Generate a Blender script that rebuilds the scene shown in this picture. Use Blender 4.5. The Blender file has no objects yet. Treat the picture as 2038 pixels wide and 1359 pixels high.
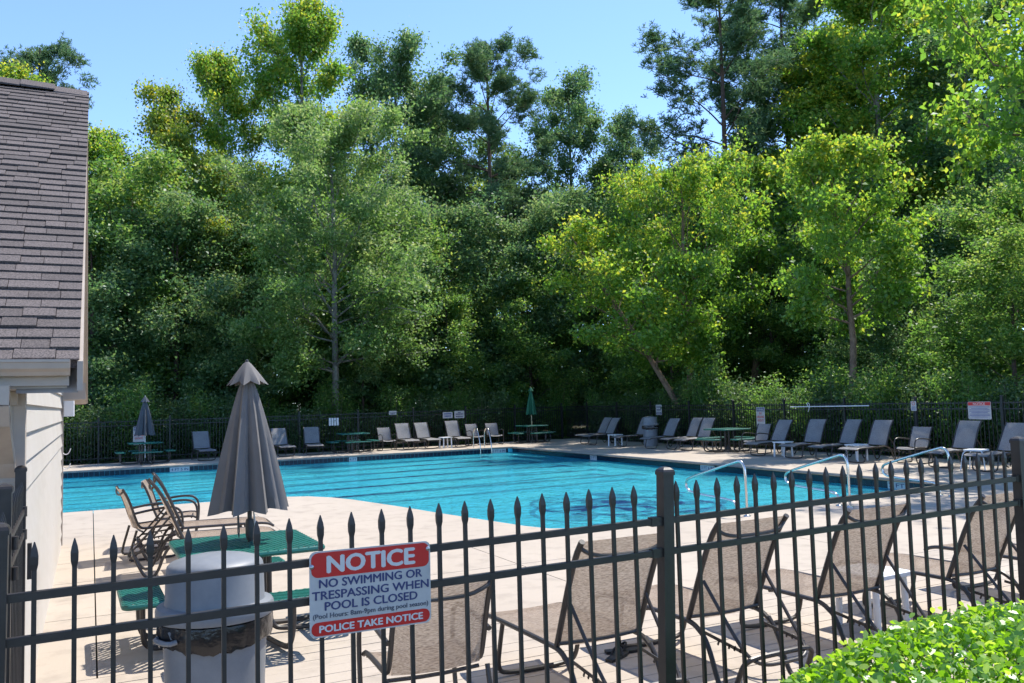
import bpy, bmesh, math, random
import numpy as np
from mathutils import Vector, Matrix
R = math.radians
scene = bpy.context.scene
col = scene.collection

# ------------------------------------------------------------------ camera
cam_d = bpy.data.cameras.new('camera'); cam = bpy.data.objects.new('camera', cam_d); col.objects.link(cam)
PSI, TH, RHO, CAMH = R(26.3), R(3.89), R(1.62), 1.88
_F = Vector((math.sin(PSI)*math.cos(TH), math.cos(PSI)*math.cos(TH), math.sin(TH)))
_R0 = Vector((math.cos(PSI), -math.sin(PSI), 0)); _U0 = _R0.cross(_F)
_U = _U0*math.cos(RHO)+_R0*math.sin(RHO); _R = _R0*math.cos(RHO)-_U0*math.sin(RHO)
cam.matrix_world = Matrix(((_R.x, _U.x, -_F.x, 0), (_R.y, _U.y, -_F.y, 0), (_R.z, _U.z, -_F.z, CAMH), (0, 0, 0, 1)))
cam_d.sensor_width = 36; cam_d.lens = 1700/2038*36; cam_d.clip_start = .05; cam_d.clip_end = 2000
scene.camera = cam
# ------------------------------------------------------------------ sky and sun
SUN_AZ, SUN_EL = R(73), R(61)
w = bpy.data.worlds.new('World'); scene.world = w; w.use_nodes = True
nt = w.node_tree; bg = nt.nodes['Background']
sky = nt.nodes.new('ShaderNodeTexSky'); sky.sky_type = 'NISHITA'; sky.sun_disc = False
sky.sun_elevation = SUN_EL; sky.sun_rotation = SUN_AZ; sky.air_density = 1.0; sky.altitude = 4500; sky.dust_density = .1; sky.ozone_density = 3.8
nt.links.new(sky.outputs[0], bg.inputs[0]); bg.inputs[1].default_value = .14
sd = bpy.data.lights.new('sun', 'SUN'); sd.energy = 2.55; sd.angle = R(.53); sd.color = (1, .94, .84)
sun = bpy.data.objects.new('sun', sd); col.objects.link(sun)
sun.rotation_euler = Vector((-math.sin(SUN_AZ)*math.cos(SUN_EL), -math.cos(SUN_AZ)*math.cos(SUN_EL), -math.sin(SUN_EL))).to_track_quat('-Z', 'Y').to_euler()
sun.location = (30, 15, 40)
vs = scene.view_settings; vs.view_transform = 'Standard'; vs.look = 'None'; vs.exposure = 1.6; vs.gamma = 1; vs.use_curve_mapping = False
scene.render.engine = 'CYCLES'
cy = scene.cycles; cy.use_denoising = True; cy.max_bounces = 10; cy.transparent_max_bounces = 12; cy.diffuse_bounces = 6; cy.glossy_bounces = 3; cy.transmission_bounces = 5
cy.caustics_reflective = False; cy.caustics_refractive = False; cy.use_adaptive_sampling = True; cy.adaptive_threshold = .02

# ------------------------------------------------------------------ materials
M = {}
def mat(name, color, rough=.6, metal=0, spec=.5, noise=None, bump=0, bscale=40, coord='Object'):
    m = bpy.data.materials.new(name); m.use_nodes = True; n = m.node_tree; b = n.nodes['Principled BSDF']
    b.inputs['Base Color'].default_value = (*color, 1); b.inputs['Roughness'].default_value = rough
    b.inputs['Metallic'].default_value = metal; b.inputs['Specular IOR Level'].default_value = spec
    if noise or bump:
        tc = n.nodes.new('ShaderNodeTexCoord')
    if noise:                                   # noise = (scale, amount, second colour or None)
        sc, amt, c2 = noise
        t = n.nodes.new('ShaderNodeTexNoise'); t.inputs['Scale'].default_value = sc; t.inputs['Detail'].default_value = 6; t.inputs['Roughness'].default_value = .65
        n.links.new(tc.outputs[coord], t.inputs['Vector'])
        mx = n.nodes.new('ShaderNodeMix'); mx.data_type = 'RGBA'
        c2 = c2 or tuple(c*(1-amt) for c in color)
        mx.inputs[6].default_value = (*color, 1); mx.inputs[7].default_value = (*c2, 1)
        rp = n.nodes.new('ShaderNodeValToRGB'); rp.color_ramp.elements[0].position = .38; rp.color_ramp.elements[1].position = .68
        n.links.new(t.outputs[0], rp.inputs[0]); n.links.new(rp.outputs[0], mx.inputs[0]); n.links.new(mx.outputs[2], b.inputs['Base Color'])
    if bump:
        t2 = n.nodes.new('ShaderNodeTexNoise'); t2.inputs['Scale'].default_value = bscale; t2.inputs['Detail'].default_value = 4
        n.links.new(tc.outputs[coord], t2.inputs['Vector'])
        bp = n.nodes.new('ShaderNodeBump'); bp.inputs['Strength'].default_value = bump; bp.inputs['Distance'].default_value = .01
        n.links.new(t2.outputs[0], bp.inputs['Height']); n.links.new(bp.outputs[0], b.inputs['Normal'])
    M[name] = m
    return m
mat('fence', (.019, .015, .013), .45, noise=(9, .3, (.034, .027, .023)), bump=.08, bscale=90)
mat('fence_far', (.012, .013, .013), .5)
mat('sign_white', (.50, .475, .455), .45, noise=(7, .1, (.40, .38, .365)))
mat('sign_red', (.55, .010, .010), .38, noise=(9, .2, (.50, .012, .010)))
mat('sign_navy', (.030, .040, .13), .5)
mat('sign_blue', (.03, .06, .25), .5)
mat('sign_dark', (.06, .07, .10), .5)
mat('sign_letter', (.60, .57, .55), .45)
mat('screw', (.45, .45, .45), .35, metal=.8)
mat('frame', (.030, .026, .024), .38, noise=(12, .2, (.045, .038, .034)))
mat('white_plastic', (.72, .73, .74), .45)
mat('green_metal', (.006, .12, .095), .42, noise=(6, .2, (.008, .09, .078)))
mat('steel', (.62, .60, .57), .22, metal=1)
mat('can', (.155, .168, .185), .5, noise=(5, .25, (.20, .21, .222)), bump=.05)
mat('bag', (.010, .010, .012), .22, bump=.8, bscale=16)
mat('canopy', (.128, .121, .118), .85, noise=(4, .2, (.15, .142, .138)), bump=.15, bscale=220)
mat('canopy_dark', (.075, .085, .10), .85)
mat('canopy_green', (.006, .10, .055), .8)
mat('pole_tan', (.50, .40, .25), .5)
mat('pole_dark', (.045, .045, .045), .45)
mat('siding', (.49, .455, .415), .6, noise=(1.3, .1, (.445, .41, .37)), bump=.1, bscale=30)
mat('trim', (.40, .345, .295), .6, noise=(3, .1, (.34, .29, .245)))
mat('gutter', (.42, .355, .295), .5, noise=(4, .2, (.35, .29, .24)))
mat('speaker', (.62, .62, .62), .5)
mat('coping', (.40, .37, .33), .75, noise=(3, .3, (.22, .25, .23)), bump=.2)
mat('tile_navy', (.006, .014, .04), .18)
mat('tile_white', (.55, .60, .62), .25)
mat('lane', (.006, .055, .17), .6)
mat('emblem', (.006, .06, .24), .6)
mat('hook_white', (.75, .75, .75), .35)
mat('bark_birch', (.22, .15, .10), .9, noise=(5, .5, (.10, .065, .045)), bump=.9, bscale=14)
mat('bark_oak', (.26, .245, .22), .9, noise=(4, .5, (.09, .08, .065)), bump=.9, bscale=12)
mat('bark_pine', (.10, .065, .05), .95, noise=(5, .5, (.05, .035, .028)), bump=.9, bscale=10)
mat('twig', (.16, .12, .085), .9)
mat('sandal', (.012, .012, .013), .6)

def sling_mat(name, c1, c2):
    m = bpy.data.materials.new(name); m.use_nodes = True; n = m.node_tree; b = n.nodes['Principled BSDF']; out = n.nodes['Material Output']
    tc = n.nodes.new('ShaderNodeTexCoord'); wv = []
    for ax in ('X', 'Z'):
        pass
    t = n.nodes.new('ShaderNodeTexNoise'); t.inputs['Scale'].default_value = 300; t.inputs['Detail'].default_value = 2
    mp = n.nodes.new('ShaderNodeMapping'); mp.inputs['Scale'].default_value = (1, .10, 1)
    n.links.new(tc.outputs['Object'], mp.inputs[0]); n.links.new(mp.outputs[0], t.inputs['Vector'])
    mx = n.nodes.new('ShaderNodeMix'); mx.data_type = 'RGBA'; mx.inputs[6].default_value = (*c1, 1); mx.inputs[7].default_value = (*c2, 1)
    rp = n.nodes.new('ShaderNodeValToRGB'); rp.color_ramp.elements[0].position = .4; rp.color_ramp.elements[1].position = .62
    n.links.new(t.outputs[0], rp.inputs[0]); n.links.new(rp.outputs[0], mx.inputs[0])
    g = n.nodes.new('ShaderNodeTexNoise'); g.inputs['Scale'].default_value = 3.5; g.inputs['Detail'].default_value = 5
    n.links.new(tc.outputs['Object'], g.inputs['Vector'])
    m2 = n.nodes.new('ShaderNodeMix'); m2.data_type = 'RGBA'; m2.blend_type = 'MULTIPLY'; m2.inputs[0].default_value = .55
    n.links.new(mx.outputs[2], m2.inputs[6]); n.links.new(g.outputs[0], m2.inputs[7])
    n.links.new(m2.outputs[2], b.inputs['Base Color']); b.inputs['Roughness'].default_value = .75
    tr = n.nodes.new('ShaderNodeBsdfTranslucent'); n.links.new(mx.outputs[2], tr.inputs['Color'])
    ms = n.nodes.new('ShaderNodeMixShader'); ms.inputs[0].default_value = .36
    tp = n.nodes.new('ShaderNodeBsdfTransparent'); ms2 = n.nodes.new('ShaderNodeMixShader'); ms2.inputs[0].default_value = .10
    n.links.new(b.outputs[0], ms.inputs[1]); n.links.new(tr.outputs[0], ms.inputs[2])
    n.links.new(ms.outputs[0], ms2.inputs[1]); n.links.new(tp.outputs[0], ms2.inputs[2]); n.links.new(ms2.outputs[0], out.inputs[0])
    M[name] = m
sling_mat('sling_shaded', (.52, .52, .54), (.30, .30, .32))  # same sling for the far rows, their cool shade painted into the colour
sling_mat('sling', (.56, .45, .36), (.27, .20, .15))

def leaf_mat(name, c1, c2, c3, trans=.42, gloss=.035, rough=.5):
    m = bpy.data.materials.new(name); m.use_nodes = True; n = m.node_tree; out = n.nodes['Material Output']
    n.nodes.remove(n.nodes['Principled BSDF'])
    a = n.nodes.new('ShaderNodeAttribute'); a.attribute_name = 'tint'
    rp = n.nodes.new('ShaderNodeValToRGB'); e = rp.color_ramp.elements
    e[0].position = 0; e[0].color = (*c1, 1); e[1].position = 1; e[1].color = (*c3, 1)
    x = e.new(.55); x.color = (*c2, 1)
    n.links.new(a.outputs['Fac'], rp.inputs[0])
    d = n.nodes.new('ShaderNodeBsdfDiffuse'); t = n.nodes.new('ShaderNodeBsdfTranslucent'); g = n.nodes.new('ShaderNodeBsdfGlossy')
    g.inputs['Roughness'].default_value = rough; g.inputs['Color'].default_value = (.9, .95, 1, 1)
    hs = n.nodes.new('ShaderNodeHueSaturation'); hs.inputs['Hue'].default_value = .496; hs.inputs['Saturation'].default_value = 1.02; hs.inputs['Value'].default_value = 2.5
    n.links.new(rp.outputs[0], d.inputs[0]); n.links.new(rp.outputs[0], hs.inputs['Color']); n.links.new(hs.outputs[0], t.inputs[0])
    m1 = n.nodes.new('ShaderNodeMixShader'); m1.inputs[0].default_value = trans
    m2 = n.nodes.new('ShaderNodeMixShader'); m2.inputs[0].default_value = gloss
    n.links.new(d.outputs[0], m1.inputs[1]); n.links.new(t.outputs[0], m1.inputs[2])
    n.links.new(m1.outputs[0], m2.inputs[1]); n.links.new(g.outputs[0], m2.inputs[2]); n.links.new(m2.outputs[0], out.inputs[0])
    M[name] = m
leaf_mat('leaf_oak', (0.077, 0.156, 0.030), (0.131, 0.219, 0.053), (0.237, 0.288, 0.106))
leaf_mat('leaf_birch', (0.090, 0.190, 0.022), (0.155, 0.270, 0.028), (0.330, 0.330, 0.035), .5)
leaf_mat('leaf_poplar', (0.080, 0.185, 0.022), (0.140, 0.255, 0.028), (0.310, 0.310, 0.032), .48)
leaf_mat('leaf_woods', (0.059, 0.136, 0.025), (0.102, 0.202, 0.034), (0.217, 0.279, 0.054), .45)
leaf_mat('leaf_blue', (0.054, 0.120, 0.042), (0.084, 0.165, 0.054), (0.165, 0.225, 0.072), .42)
leaf_mat('leaf_autumn', (0.090, 0.170, 0.020), (0.175, 0.230, 0.025), (0.330, 0.265, 0.028), .48)
leaf_mat('leaf_pine', (0.045, 0.099, 0.039), (0.075, 0.143, 0.051), (0.165, 0.210, 0.068), .34)
leaf_mat('leaf_shrub', (0.042, 0.093, 0.024), (0.068, 0.128, 0.033), (0.150, 0.195, 0.075), .36)
leaf_mat('leaf_hedge', (.085, .20, .010), (.17, .33, .014), (.36, .46, .06), .42, .06, .40)

def ground_mat():
    m = mat('ground', (.075, .060, .040), .95, noise=(.8, .4, (.05, .065, .025)), bump=.8, bscale=12)
ground_mat()
def deck_mat(name, c, c2):
    m = bpy.data.materials.new(name); m.use_nodes = True; n = m.node_tree; b = n.nodes['Principled BSDF']
    tc = n.nodes.new('ShaderNodeNewGeometry')
    def noise(sc, d=5):
        t = n.nodes.new('ShaderNodeTexNoise'); t.inputs['Scale'].default_value = sc; t.inputs['Detail'].default_value = d; t.inputs['Roughness'].default_value = .6
        n.links.new(tc.outputs['Position'], t.inputs['Vector']); return t
    t1 = noise(.45); t2 = noise(55, 3); t3 = noise(3.2, 7)
    def ramp(t, p0, p1):
        r = n.nodes.new('ShaderNodeValToRGB'); r.color_ramp.elements[0].position = p0; r.color_ramp.elements[1].position = p1; n.links.new(t.outputs[0], r.inputs[0]); return r
    def mix(a, bcol, fac, f):
        x = n.nodes.new('ShaderNodeMix'); x.data_type = 'RGBA'
        mm = n.nodes.new('ShaderNodeMath'); mm.operation = 'MULTIPLY'; mm.inputs[1].default_value = f; n.links.new(fac.outputs[0], mm.inputs[0]); n.links.new(mm.outputs[0], x.inputs[0])
        if isinstance(a, tuple): x.inputs[6].default_value = (*a, 1)
        else: n.links.new(a, x.inputs[6])
        x.inputs[7].default_value = (*bcol, 1); return x.outputs[2]
    o = mix(c, c2, ramp(t1, .35, .7), .9); o = mix(o, tuple(k*.6 for k in c2), ramp(t3, .50, .8), .7); o = mix(o, tuple(k*.75 for k in c), ramp(t2, .5, .75), .3)
    n.links.new(o, b.inputs['Base Color']); b.inputs['Roughness'].default_value = .82
    bp = n.nodes.new('ShaderNodeBump'); bp.inputs['Strength'].default_value = .25; bp.inputs['Distance'].default_value = .004
    n.links.new(t2.outputs[0], bp.inputs['Height']); n.links.new(bp.outputs[0], b.inputs['Normal'])
    M[name] = m
deck_mat('deck', (.41, .352, .292), (.36, .308, .255))
def shingle_mat():
    m = bpy.data.materials.new('shingle'); m.use_nodes = True; n = m.node_tree; b = n.nodes['Principled BSDF']
    oi = n.nodes.new('ShaderNodeObjectInfo'); tc = n.nodes.new('ShaderNodeNewGeometry')
    rp = n.nodes.new('ShaderNodeValToRGB'); e = rp.color_ramp.elements
    e[0].color = (.078, .066, .063, 1); e[1].color = (.118, .100, .095, 1); n.links.new(oi.outputs['Random'], rp.inputs[0])
    t = n.nodes.new('ShaderNodeTexNoise'); t.inputs['Scale'].default_value = 110; t.inputs['Detail'].default_value = 2; n.links.new(tc.outputs['Position'], t.inputs['Vector'])
    r2 = n.nodes.new('ShaderNodeValToRGB'); r2.color_ramp.elements[0].position = .3; r2.color_ramp.elements[1].position = .7
    r2.color_ramp.elements[0].color = (.35, .35, .36, 1); r2.color_ramp.elements[1].color = (1.5, 1.45, 1.45, 1); n.links.new(t.outputs[0], r2.inputs[0])
    x = n.nodes.new('ShaderNodeMix'); x.data_type = 'RGBA'; x.blend_type = 'MULTIPLY'; x.inputs[0].default_value = 1
    n.links.new(rp.outputs[0], x.inputs[6]); n.links.new(r2.outputs[0], x.inputs[7]); n.links.new(x.outputs[2], b.inputs['Base Color']); b.inputs['Roughness'].default_value = .9
    M['shingle'] = m
shingle_mat()
def plaster_mat():
    m = mat('plaster', (.12, .74, .86), .7, noise=(.5, .2, (.05, .57, .80)))
plaster_mat()
def water_mat():
    m = bpy.data.materials.new('water'); m.use_nodes = True; n = m.node_tree; out = n.nodes['Material Output']; n.nodes.remove(n.nodes['Principled BSDF'])
    tc = n.nodes.new('ShaderNodeNewGeometry')
    def noise(sx, sy, d, dist):
        mp = n.nodes.new('ShaderNodeMapping'); mp.inputs['Scale'].default_value = (sx, sy, 1); mp.inputs['Rotation'].default_value = (0, 0, R(26))
        n.links.new(tc.outputs['Position'], mp.inputs[0])
        t = n.nodes.new('ShaderNodeTexNoise'); t.inputs['Scale'].default_value = 1; t.inputs['Detail'].default_value = d; t.inputs['Distortion'].default_value = dist
        n.links.new(mp.outputs[0], t.inputs['Vector']); return t
    a = noise(.8, 1.9, 2, .8); b2 = noise(2.6, 5.5, 2, 1.0)
    ad = n.nodes.new('ShaderNodeMath'); ad.operation = 'MULTIPLY_ADD'; ad.inputs[1].default_value = .38; n.links.new(b2.outputs[0], ad.inputs[0]); n.links.new(a.outputs[0], ad.inputs[2])
    bp = n.nodes.new('ShaderNodeBump'); bp.inputs['Strength'].default_value = 1; bp.inputs['Distance'].default_value = .28; n.links.new(ad.outputs[0], bp.inputs['Height'])
    fr = n.nodes.new('ShaderNodeFresnel'); fr.inputs['IOR'].default_value = 1.33; n.links.new(bp.outputs[0], fr.inputs['Normal'])
    g = n.nodes.new('ShaderNodeBsdfGlossy'); g.inputs['Roughness'].default_value = .02; n.links.new(bp.outputs[0], g.inputs['Normal'])
    rf = n.nodes.new('ShaderNodeBsdfRefraction'); rf.inputs['IOR'].default_value = 1.33; rf.inputs['Roughness'].default_value = 0; rf.inputs['Color'].default_value = (.80, .97, 1, 1); n.links.new(bp.outputs[0], rf.inputs['Normal'])
    tp = n.nodes.new('ShaderNodeBsdfTransparent'); tp.inputs['Color'].default_value = (.80, .97, 1, 1)
    m1 = n.nodes.new('ShaderNodeMixShader'); m1.inputs[0].default_value = .55; n.links.new(tp.outputs[0], m1.inputs[1]); n.links.new(rf.outputs[0], m1.inputs[2])
    m2 = n.nodes.new('ShaderNodeMixShader'); fm = n.nodes.new('ShaderNodeMath'); fm.operation = 'MULTIPLY'; fm.inputs[1].default_value = .62; n.links.new(fr.outputs[0], fm.inputs[0]); n.links.new(fm.outputs[0], m2.inputs[0]); n.links.new(m1.outputs[0], m2.inputs[1]); n.links.new(g.outputs[0], m2.inputs[2])
    n.links.new(m2.outputs[0], out.inputs[0]); M['water'] = m
water_mat()

# ------------------------------------------------------------------ mesh helpers
class MB:
    def __init__(s): s.v = []; s.f = []
    def add(s, vs, fs):
        k = len(s.v); s.v += [tuple(p) for p in vs]; s.f += [tuple(i+k for i in f) for f in fs]; return s
    def box(s, x0, x1, y0, y1, z0, z1):
        return s.add([(x0,y0,z0),(x1,y0,z0),(x1,y1,z0),(x0,y1,z0),(x0,y0,z1),(x1,y0,z1),(x1,y1,z1),(x0,y1,z1)],
                     [(0,3,2,1),(4,5,6,7),(0,1,5,4),(1,2,6,5),(2,3,7,6),(3,0,4,7)])
    def bar(s, a, b, w, h, up=(0,0,1)):
        a, b = Vector(a), Vector(b); d = (b-a).normalized(); u = Vector(up)
        if abs(d.dot(u)) > .98: u = Vector((1,0,0))
        sx = d.cross(u).normalized(); sz = sx.cross(d)
        P = [p+sx*i*w/2+sz*j*h/2 for p in (a, b) for i, j in ((-1,-1),(1,-1),(1,1),(-1,1))]
        return s.add(P, [(0,1,2,3),(7,6,5,4),(0,4,5,1),(1,5,6,2),(2,6,7,3),(3,7,4,0)])
    def tube(s, pts, r, n=8, closed=False, smooth=0):
        pts = [Vector(p) for p in pts]
        for _ in range(smooth):
            q = [] if closed else [pts[0]]
            m = len(pts)
            for i in range(m if closed else m-1):
                a, b = pts[i], pts[(i+1) % m]; q += [a*.75+b*.25, a*.25+b*.75]
            if not closed: q.append(pts[-1])
            pts = q
        m = len(pts); rs = r if isinstance(r, (list, tuple)) else [r]*m
        if len(rs) != m: rs = [rs[min(int(i*len(rs)/m), len(rs)-1)] for i in range(m)]
        up = None; V = []; Fc = []
        for i in range(m):
            t = (pts[(i+1) % m]-pts[i-1]) if closed else (pts[min(i+1, m-1)]-pts[max(i-1, 0)])
            t = t.normalized() if t.length > 1e-9 else Vector((0,0,1))
            if up is None:
                up = Vector((0,0,1)) if abs(t.z) < .9 else Vector((1,0,0))
            x = t.cross(up)
            if x.length < 1e-6: x = t.orthogonal()
            x.normalize(); y = x.cross(t); up = y
            V += [pts[i]+x*rs[i]*math.cos(2*math.pi*k/n)+y*rs[i]*math.sin(2*math.pi*k/n) for k in range(n)]
        for i in range(m if closed else m-1):
            j = (i+1) % m
            Fc += [(i*n+k, i*n+(k+1) % n, j*n+(k+1) % n, j*n+k) for k in range(n)]
        if not closed: Fc += [tuple(range(n)), tuple((m-1)*n+k for k in reversed(range(n)))]
        return s.add(V, Fc)
    def lathe(s, prof, n=24, c=(0,0), fold=None):
        V = []; Fc = []; m = len(prof)
        for i, (r, z) in enumerate(prof):
            for k in range(n):
                a = 2*math.pi*k/n; rr = r*(fold(a, i/(m-1)) if fold else 1)
                V.append((c[0]+rr*math.cos(a), c[1]+rr*math.sin(a), z))
        for i in range(m-1):
            Fc += [(i*n+k, i*n+(k+1) % n, (i+1)*n+(k+1) % n, (i+1)*n+k) for k in range(n)]
        return s.add(V, Fc)
    def prism(s, poly, z0, z1):
        n = len(poly)
        return s.add([(x, y, z0) for x, y in poly]+[(x, y, z1) for x, y in poly],
                     [tuple(reversed(range(n))), tuple(range(n, 2*n))]+[(i, (i+1) % n, n+(i+1) % n, n+i) for i in range(n)])
    def mesh(s, name, m, smooth=False):
        me = bpy.data.meshes.new(name); me.from_pydata(s.v, [], s.f); me.update()
        if m: me.materials.append(M[m] if isinstance(m, str) else m)
        if smooth:
            me.shade_smooth() if hasattr(me, 'shade_smooth') else None
            me.set_sharp_from_angle(angle=R(40))
        return me
    def build(s, name, m, parent=None, smooth=False):
        return link(name, s.mesh(name, m, smooth), parent)
def link(name, me, parent=None, loc=None):
    o = bpy.data.objects.new(name, me); col.objects.link(o)
    if parent: o.parent = parent
    if loc is not None: o.location = loc
    return o
def tag(o, label=None, cat=None, group=None, kind=None):
    if label: o['label'] = label
    if cat: o['category'] = cat
    if group: o['group'] = group
    if kind: o['kind'] = kind
    return o
def thing(name, label, cat, loc=(0,0,0), rz=0, group=None):
    o = link(name, None); o.location = loc; o.rotation_euler = (0,0,rz); return tag(o, label, cat, group)
def copy_tree(o, parent=None):
    c = o.copy(); col.objects.link(c); c.parent = parent
    for ch in o.children: copy_tree(ch, c)
    return c
def put(proto, used, loc, rz, label, group=None, scale=1):
    o = proto if not used.get(proto.name) else copy_tree(proto)
    used[proto.name] = 1
    o.location = loc; o.rotation_euler = (0, 0, rz); o.scale = (scale,)*3 if not isinstance(scale, tuple) else scale; o['label'] = label
    if group: o['group'] = group
    elif 'group' in o: del o['group']
    return o
USED = {}
def text(name, s, size, m, parent, loc, rot=(R(90),0,0), width=None, bold=0, align='CENTER', height=None):
    c = bpy.data.curves.new(name, 'FONT'); c.body = s; c.size = size; c.align_x = align; c.align_y = 'CENTER'; c.offset = 0; c.extrude = .0004; c.resolution_u = 3
    t = bpy.data.objects.new('tmp', c); col.objects.link(t); bpy.context.view_layer.update()
    me = bpy.data.meshes.new_from_object(t.evaluated_get(bpy.context.evaluated_depsgraph_get())); bpy.data.objects.remove(t); bpy.data.curves.remove(c)
    xs = [v.co.x for v in me.vertices]; ys = [v.co.y for v in me.vertices]
    sx = width/(max(xs)-min(xs)) if width and xs else 1; sy = height/(max(ys)-min(ys)) if height and ys else 1
    cxm = (max(xs)+min(xs))/2; cym = (max(ys)+min(ys))/2
    for v in me.vertices: v.co.x = (v.co.x-cxm)*sx; v.co.y = (v.co.y-cym)*sy
    if bold:
        bm = bmesh.new(); bm.from_mesh(me); g0 = list(bm.verts)+list(bm.edges)+list(bm.faces)
        for i, (ax, ay) in enumerate(((-1, 0), (1, 0), (0, .6), (0, -.6))):
            r_ = bmesh.ops.duplicate(bm, geom=g0); bmesh.ops.translate(bm, verts=[v for v in r_['geom'] if isinstance(v, bmesh.types.BMVert)], vec=(ax*bold, ay*bold, .00006*(i+1)))
        bm.to_mesh(me); bm.free()
    me.materials.clear(); me.materials.append(M[m]); me.name = name
    o = link(name, me, parent); o.location = loc; o.rotation_euler = rot; return o
def rrect(x0, x1, y0, y1, r, n=5):
    P = []
    for cx_, cy_, a0 in ((x1-r, y1-r, 0), (x0+r, y1-r, 90), (x0+r, y0+r, 180), (x1-r, y0+r, 270)):
        P += [(cx_+r*math.cos(R(a0+90*k/n)), cy_+r*math.sin(R(a0+90*k/n))) for k in range(n+1)]
    return P
def plate(name, poly, y0, y1, m, parent):                    # polygon in x,z extruded along y
    b = MB(); n = len(poly)
    b.add([(x, y0, z) for x, z in poly]+[(x, y1, z) for x, z in poly], [tuple(range(n)), tuple(reversed(range(n, 2*n)))]+[(i, n+i, n+(i+1) % n, (i+1) % n) for i in range(n)])
    return b.build(name, m, parent)

# ------------------------------------------------------------------ ground
def hgt(x, y):
    d = max(x-20.3, y-35.4, 0); return -.05+.9*(1-math.exp(-(d/14)**2)) if d > 0 else -.05
xs = [-400,-120,-60,-30,-14,-10,-5,0,5,10,15.1,16,18,20.2,21.5,23,26,30,36,44,60,100,200,500]
ys = [-60,-20,-5,0,3,6,10.85,14,18,22,26,31,33,35.3,37,39,42,46,52,60,80,120,240,600]
g = MB(); nx = len(xs)
g.v = [(x, y, hgt(x, y)) for y in ys for x in xs]
for j in range(len(ys)-1):
    for i in range(nx-1):
        if -10.01 < (xs[i]+xs[i+1])/2 < 15.1 and 10.85 < (ys[j]+ys[j+1])/2 < 31: continue
        g.f.append((j*nx+i, j*nx+i+1, (j+1)*nx+i+1, (j+1)*nx+i))
tag(g.build('ground', 'ground', smooth=True), kind='structure')

# ------------------------------------------------------------------ pool
WZ = -.22
EDGE = [(3.0,18.3),(3.6,18.2),(4.05,17.95),(4.4,17.4),(4.65,16.7),(5.05,15.0),(5.3,13.7),(5.55,12.6),(5.8,11.5),(5.98,11.05),(6.3,10.82),(6.8,10.75)]
POOL = [(-8.2,18.3)]+EDGE+[(15.2,10.75),(15.2,31.0),(-8.2,31.0)]
def floor_z(x): return WZ-.16-.24*max(0, min(1, (12-x)/18))
basin = thing('pool_basin', None, None); tag(basin, kind='structure')
from mathutils.geometry import tessellate_polygon
def sheet(name, poly, zf, m, parent, sub=False):
    b = MB(); b.v = [(x, y, zf(x)) for x, y in poly]
    b.f = [t for t in tessellate_polygon([[Vector((x, y, 0)) for x, y in poly]])]
    me = b.mesh(name, m); bm = bmesh.new(); bm.from_mesh(me); bmesh.ops.recalc_face_normals(bm, faces=bm.faces)
    for f in bm.faces:
        if f.normal.z < 0: f.normal_flip()
    bm.to_mesh(me); bm.free(); return link(name, me, parent)
# floor strips so that the slope is followed
b = MB(); gx = [-8.2,-6,-4,-2,0,2,4,6,8,10,12,15.2]
for x0, x1 in zip(gx, gx[1:]): b.add([(x0,10.7,floor_z(x0)),(x1,10.7,floor_z(x1)),(x1,31,floor_z(x1)),(x0,31,floor_z(x0))], [(0,1,2,3)])
b.build('pool_floor', 'plaster', basin)
b = MB(); n = len(POOL)
for i in range(n):
    (xa, ya), (xb, yb) = POOL[i], POOL[(i+1) % n]
    b.add([(xa,ya,-.06),(xb,yb,-.06),(xb,yb,-1.2),(xa,ya,-1.2)], [(0,1,2,3)])
b.build('pool_wall', 'plaster', basin)
# lane lines along the floor, built as thin tile sheets
for k in range(6):
    y = 19.6+k*1.95
    b = MB(); lx = [-7.0,-6,-4,-2,0,2,4,6,8,10,12,13.2]
    for x0, x1 in zip(lx, lx[1:]): b.add([(x0,y-.17,floor_z(x0)+.004),(x1,y-.17,floor_z(x1)+.004),(x1,y+.17,floor_z(x1)+.004),(x0,y+.17,floor_z(x0)+.004)], [(0,1,2,3)])
    x = 13.2; z = floor_z(x)+.004; b.add([(x,y-.45,z),(x+.25,y-.45,z),(x+.25,y+.45,z),(x,y+.45,z)], [(0,1,2,3)])
    b.build('lane_line', 'lane', basin)
# round emblem of dark blue mosaic on the shallow floor
def ring(cx_, cy_, rx, ry, w_, a0=0, a1=360, rot=0, n=40):
    P = []; c, s = math.cos(R(rot)), math.sin(R(rot))
    for k in range(n+1):
        a = R(a0+(a1-a0)*k/n)
        for d in (0, -w_):
            u, v_ = (rx+d)*math.cos(a), (ry+d)*math.sin(a); P.append((cx_+u*c-v_*s, cy_+u*s+v_*c))
    return P
em = MB(); ex, ey = 9.75, 14.7
def emr(*a, **k):
    P = [(ex+(x-ex)*1.22, ey+(y-ey)*1.22) for x, y in ring(*a, **k)]; m = len(P)//2
    em.add([(x, y, floor_z(x)+.005) for x, y in P], [(2*i, 2*i+2, 2*i+3, 2*i+1) for i in range(m-1)])
emr(ex, ey, 1.62, 1.62, .10)
emr(ex-.1, ey+.1, .62, .62, .16)
for a in range(6):
    t = R(60*a+12); emr(ex+1.02*math.cos(t), ey+1.02*math.sin(t), .46, .26, .26 if a % 2 else .12, rot=60*a+50)
    emr(ex+.95*math.cos(t+.5), ey+.95*math.sin(t+.5), .50, .30, .15, 10, 190, rot=60*a+100)
emr(ex-.1, ey+.1, .30, .30, .30)
em.build('floor_emblem', 'emblem', basin)
sheet('pool_water', POOL, lambda x: WZ, 'water', None); tag(bpy.data.objects['pool_water'], kind='structure')
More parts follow.
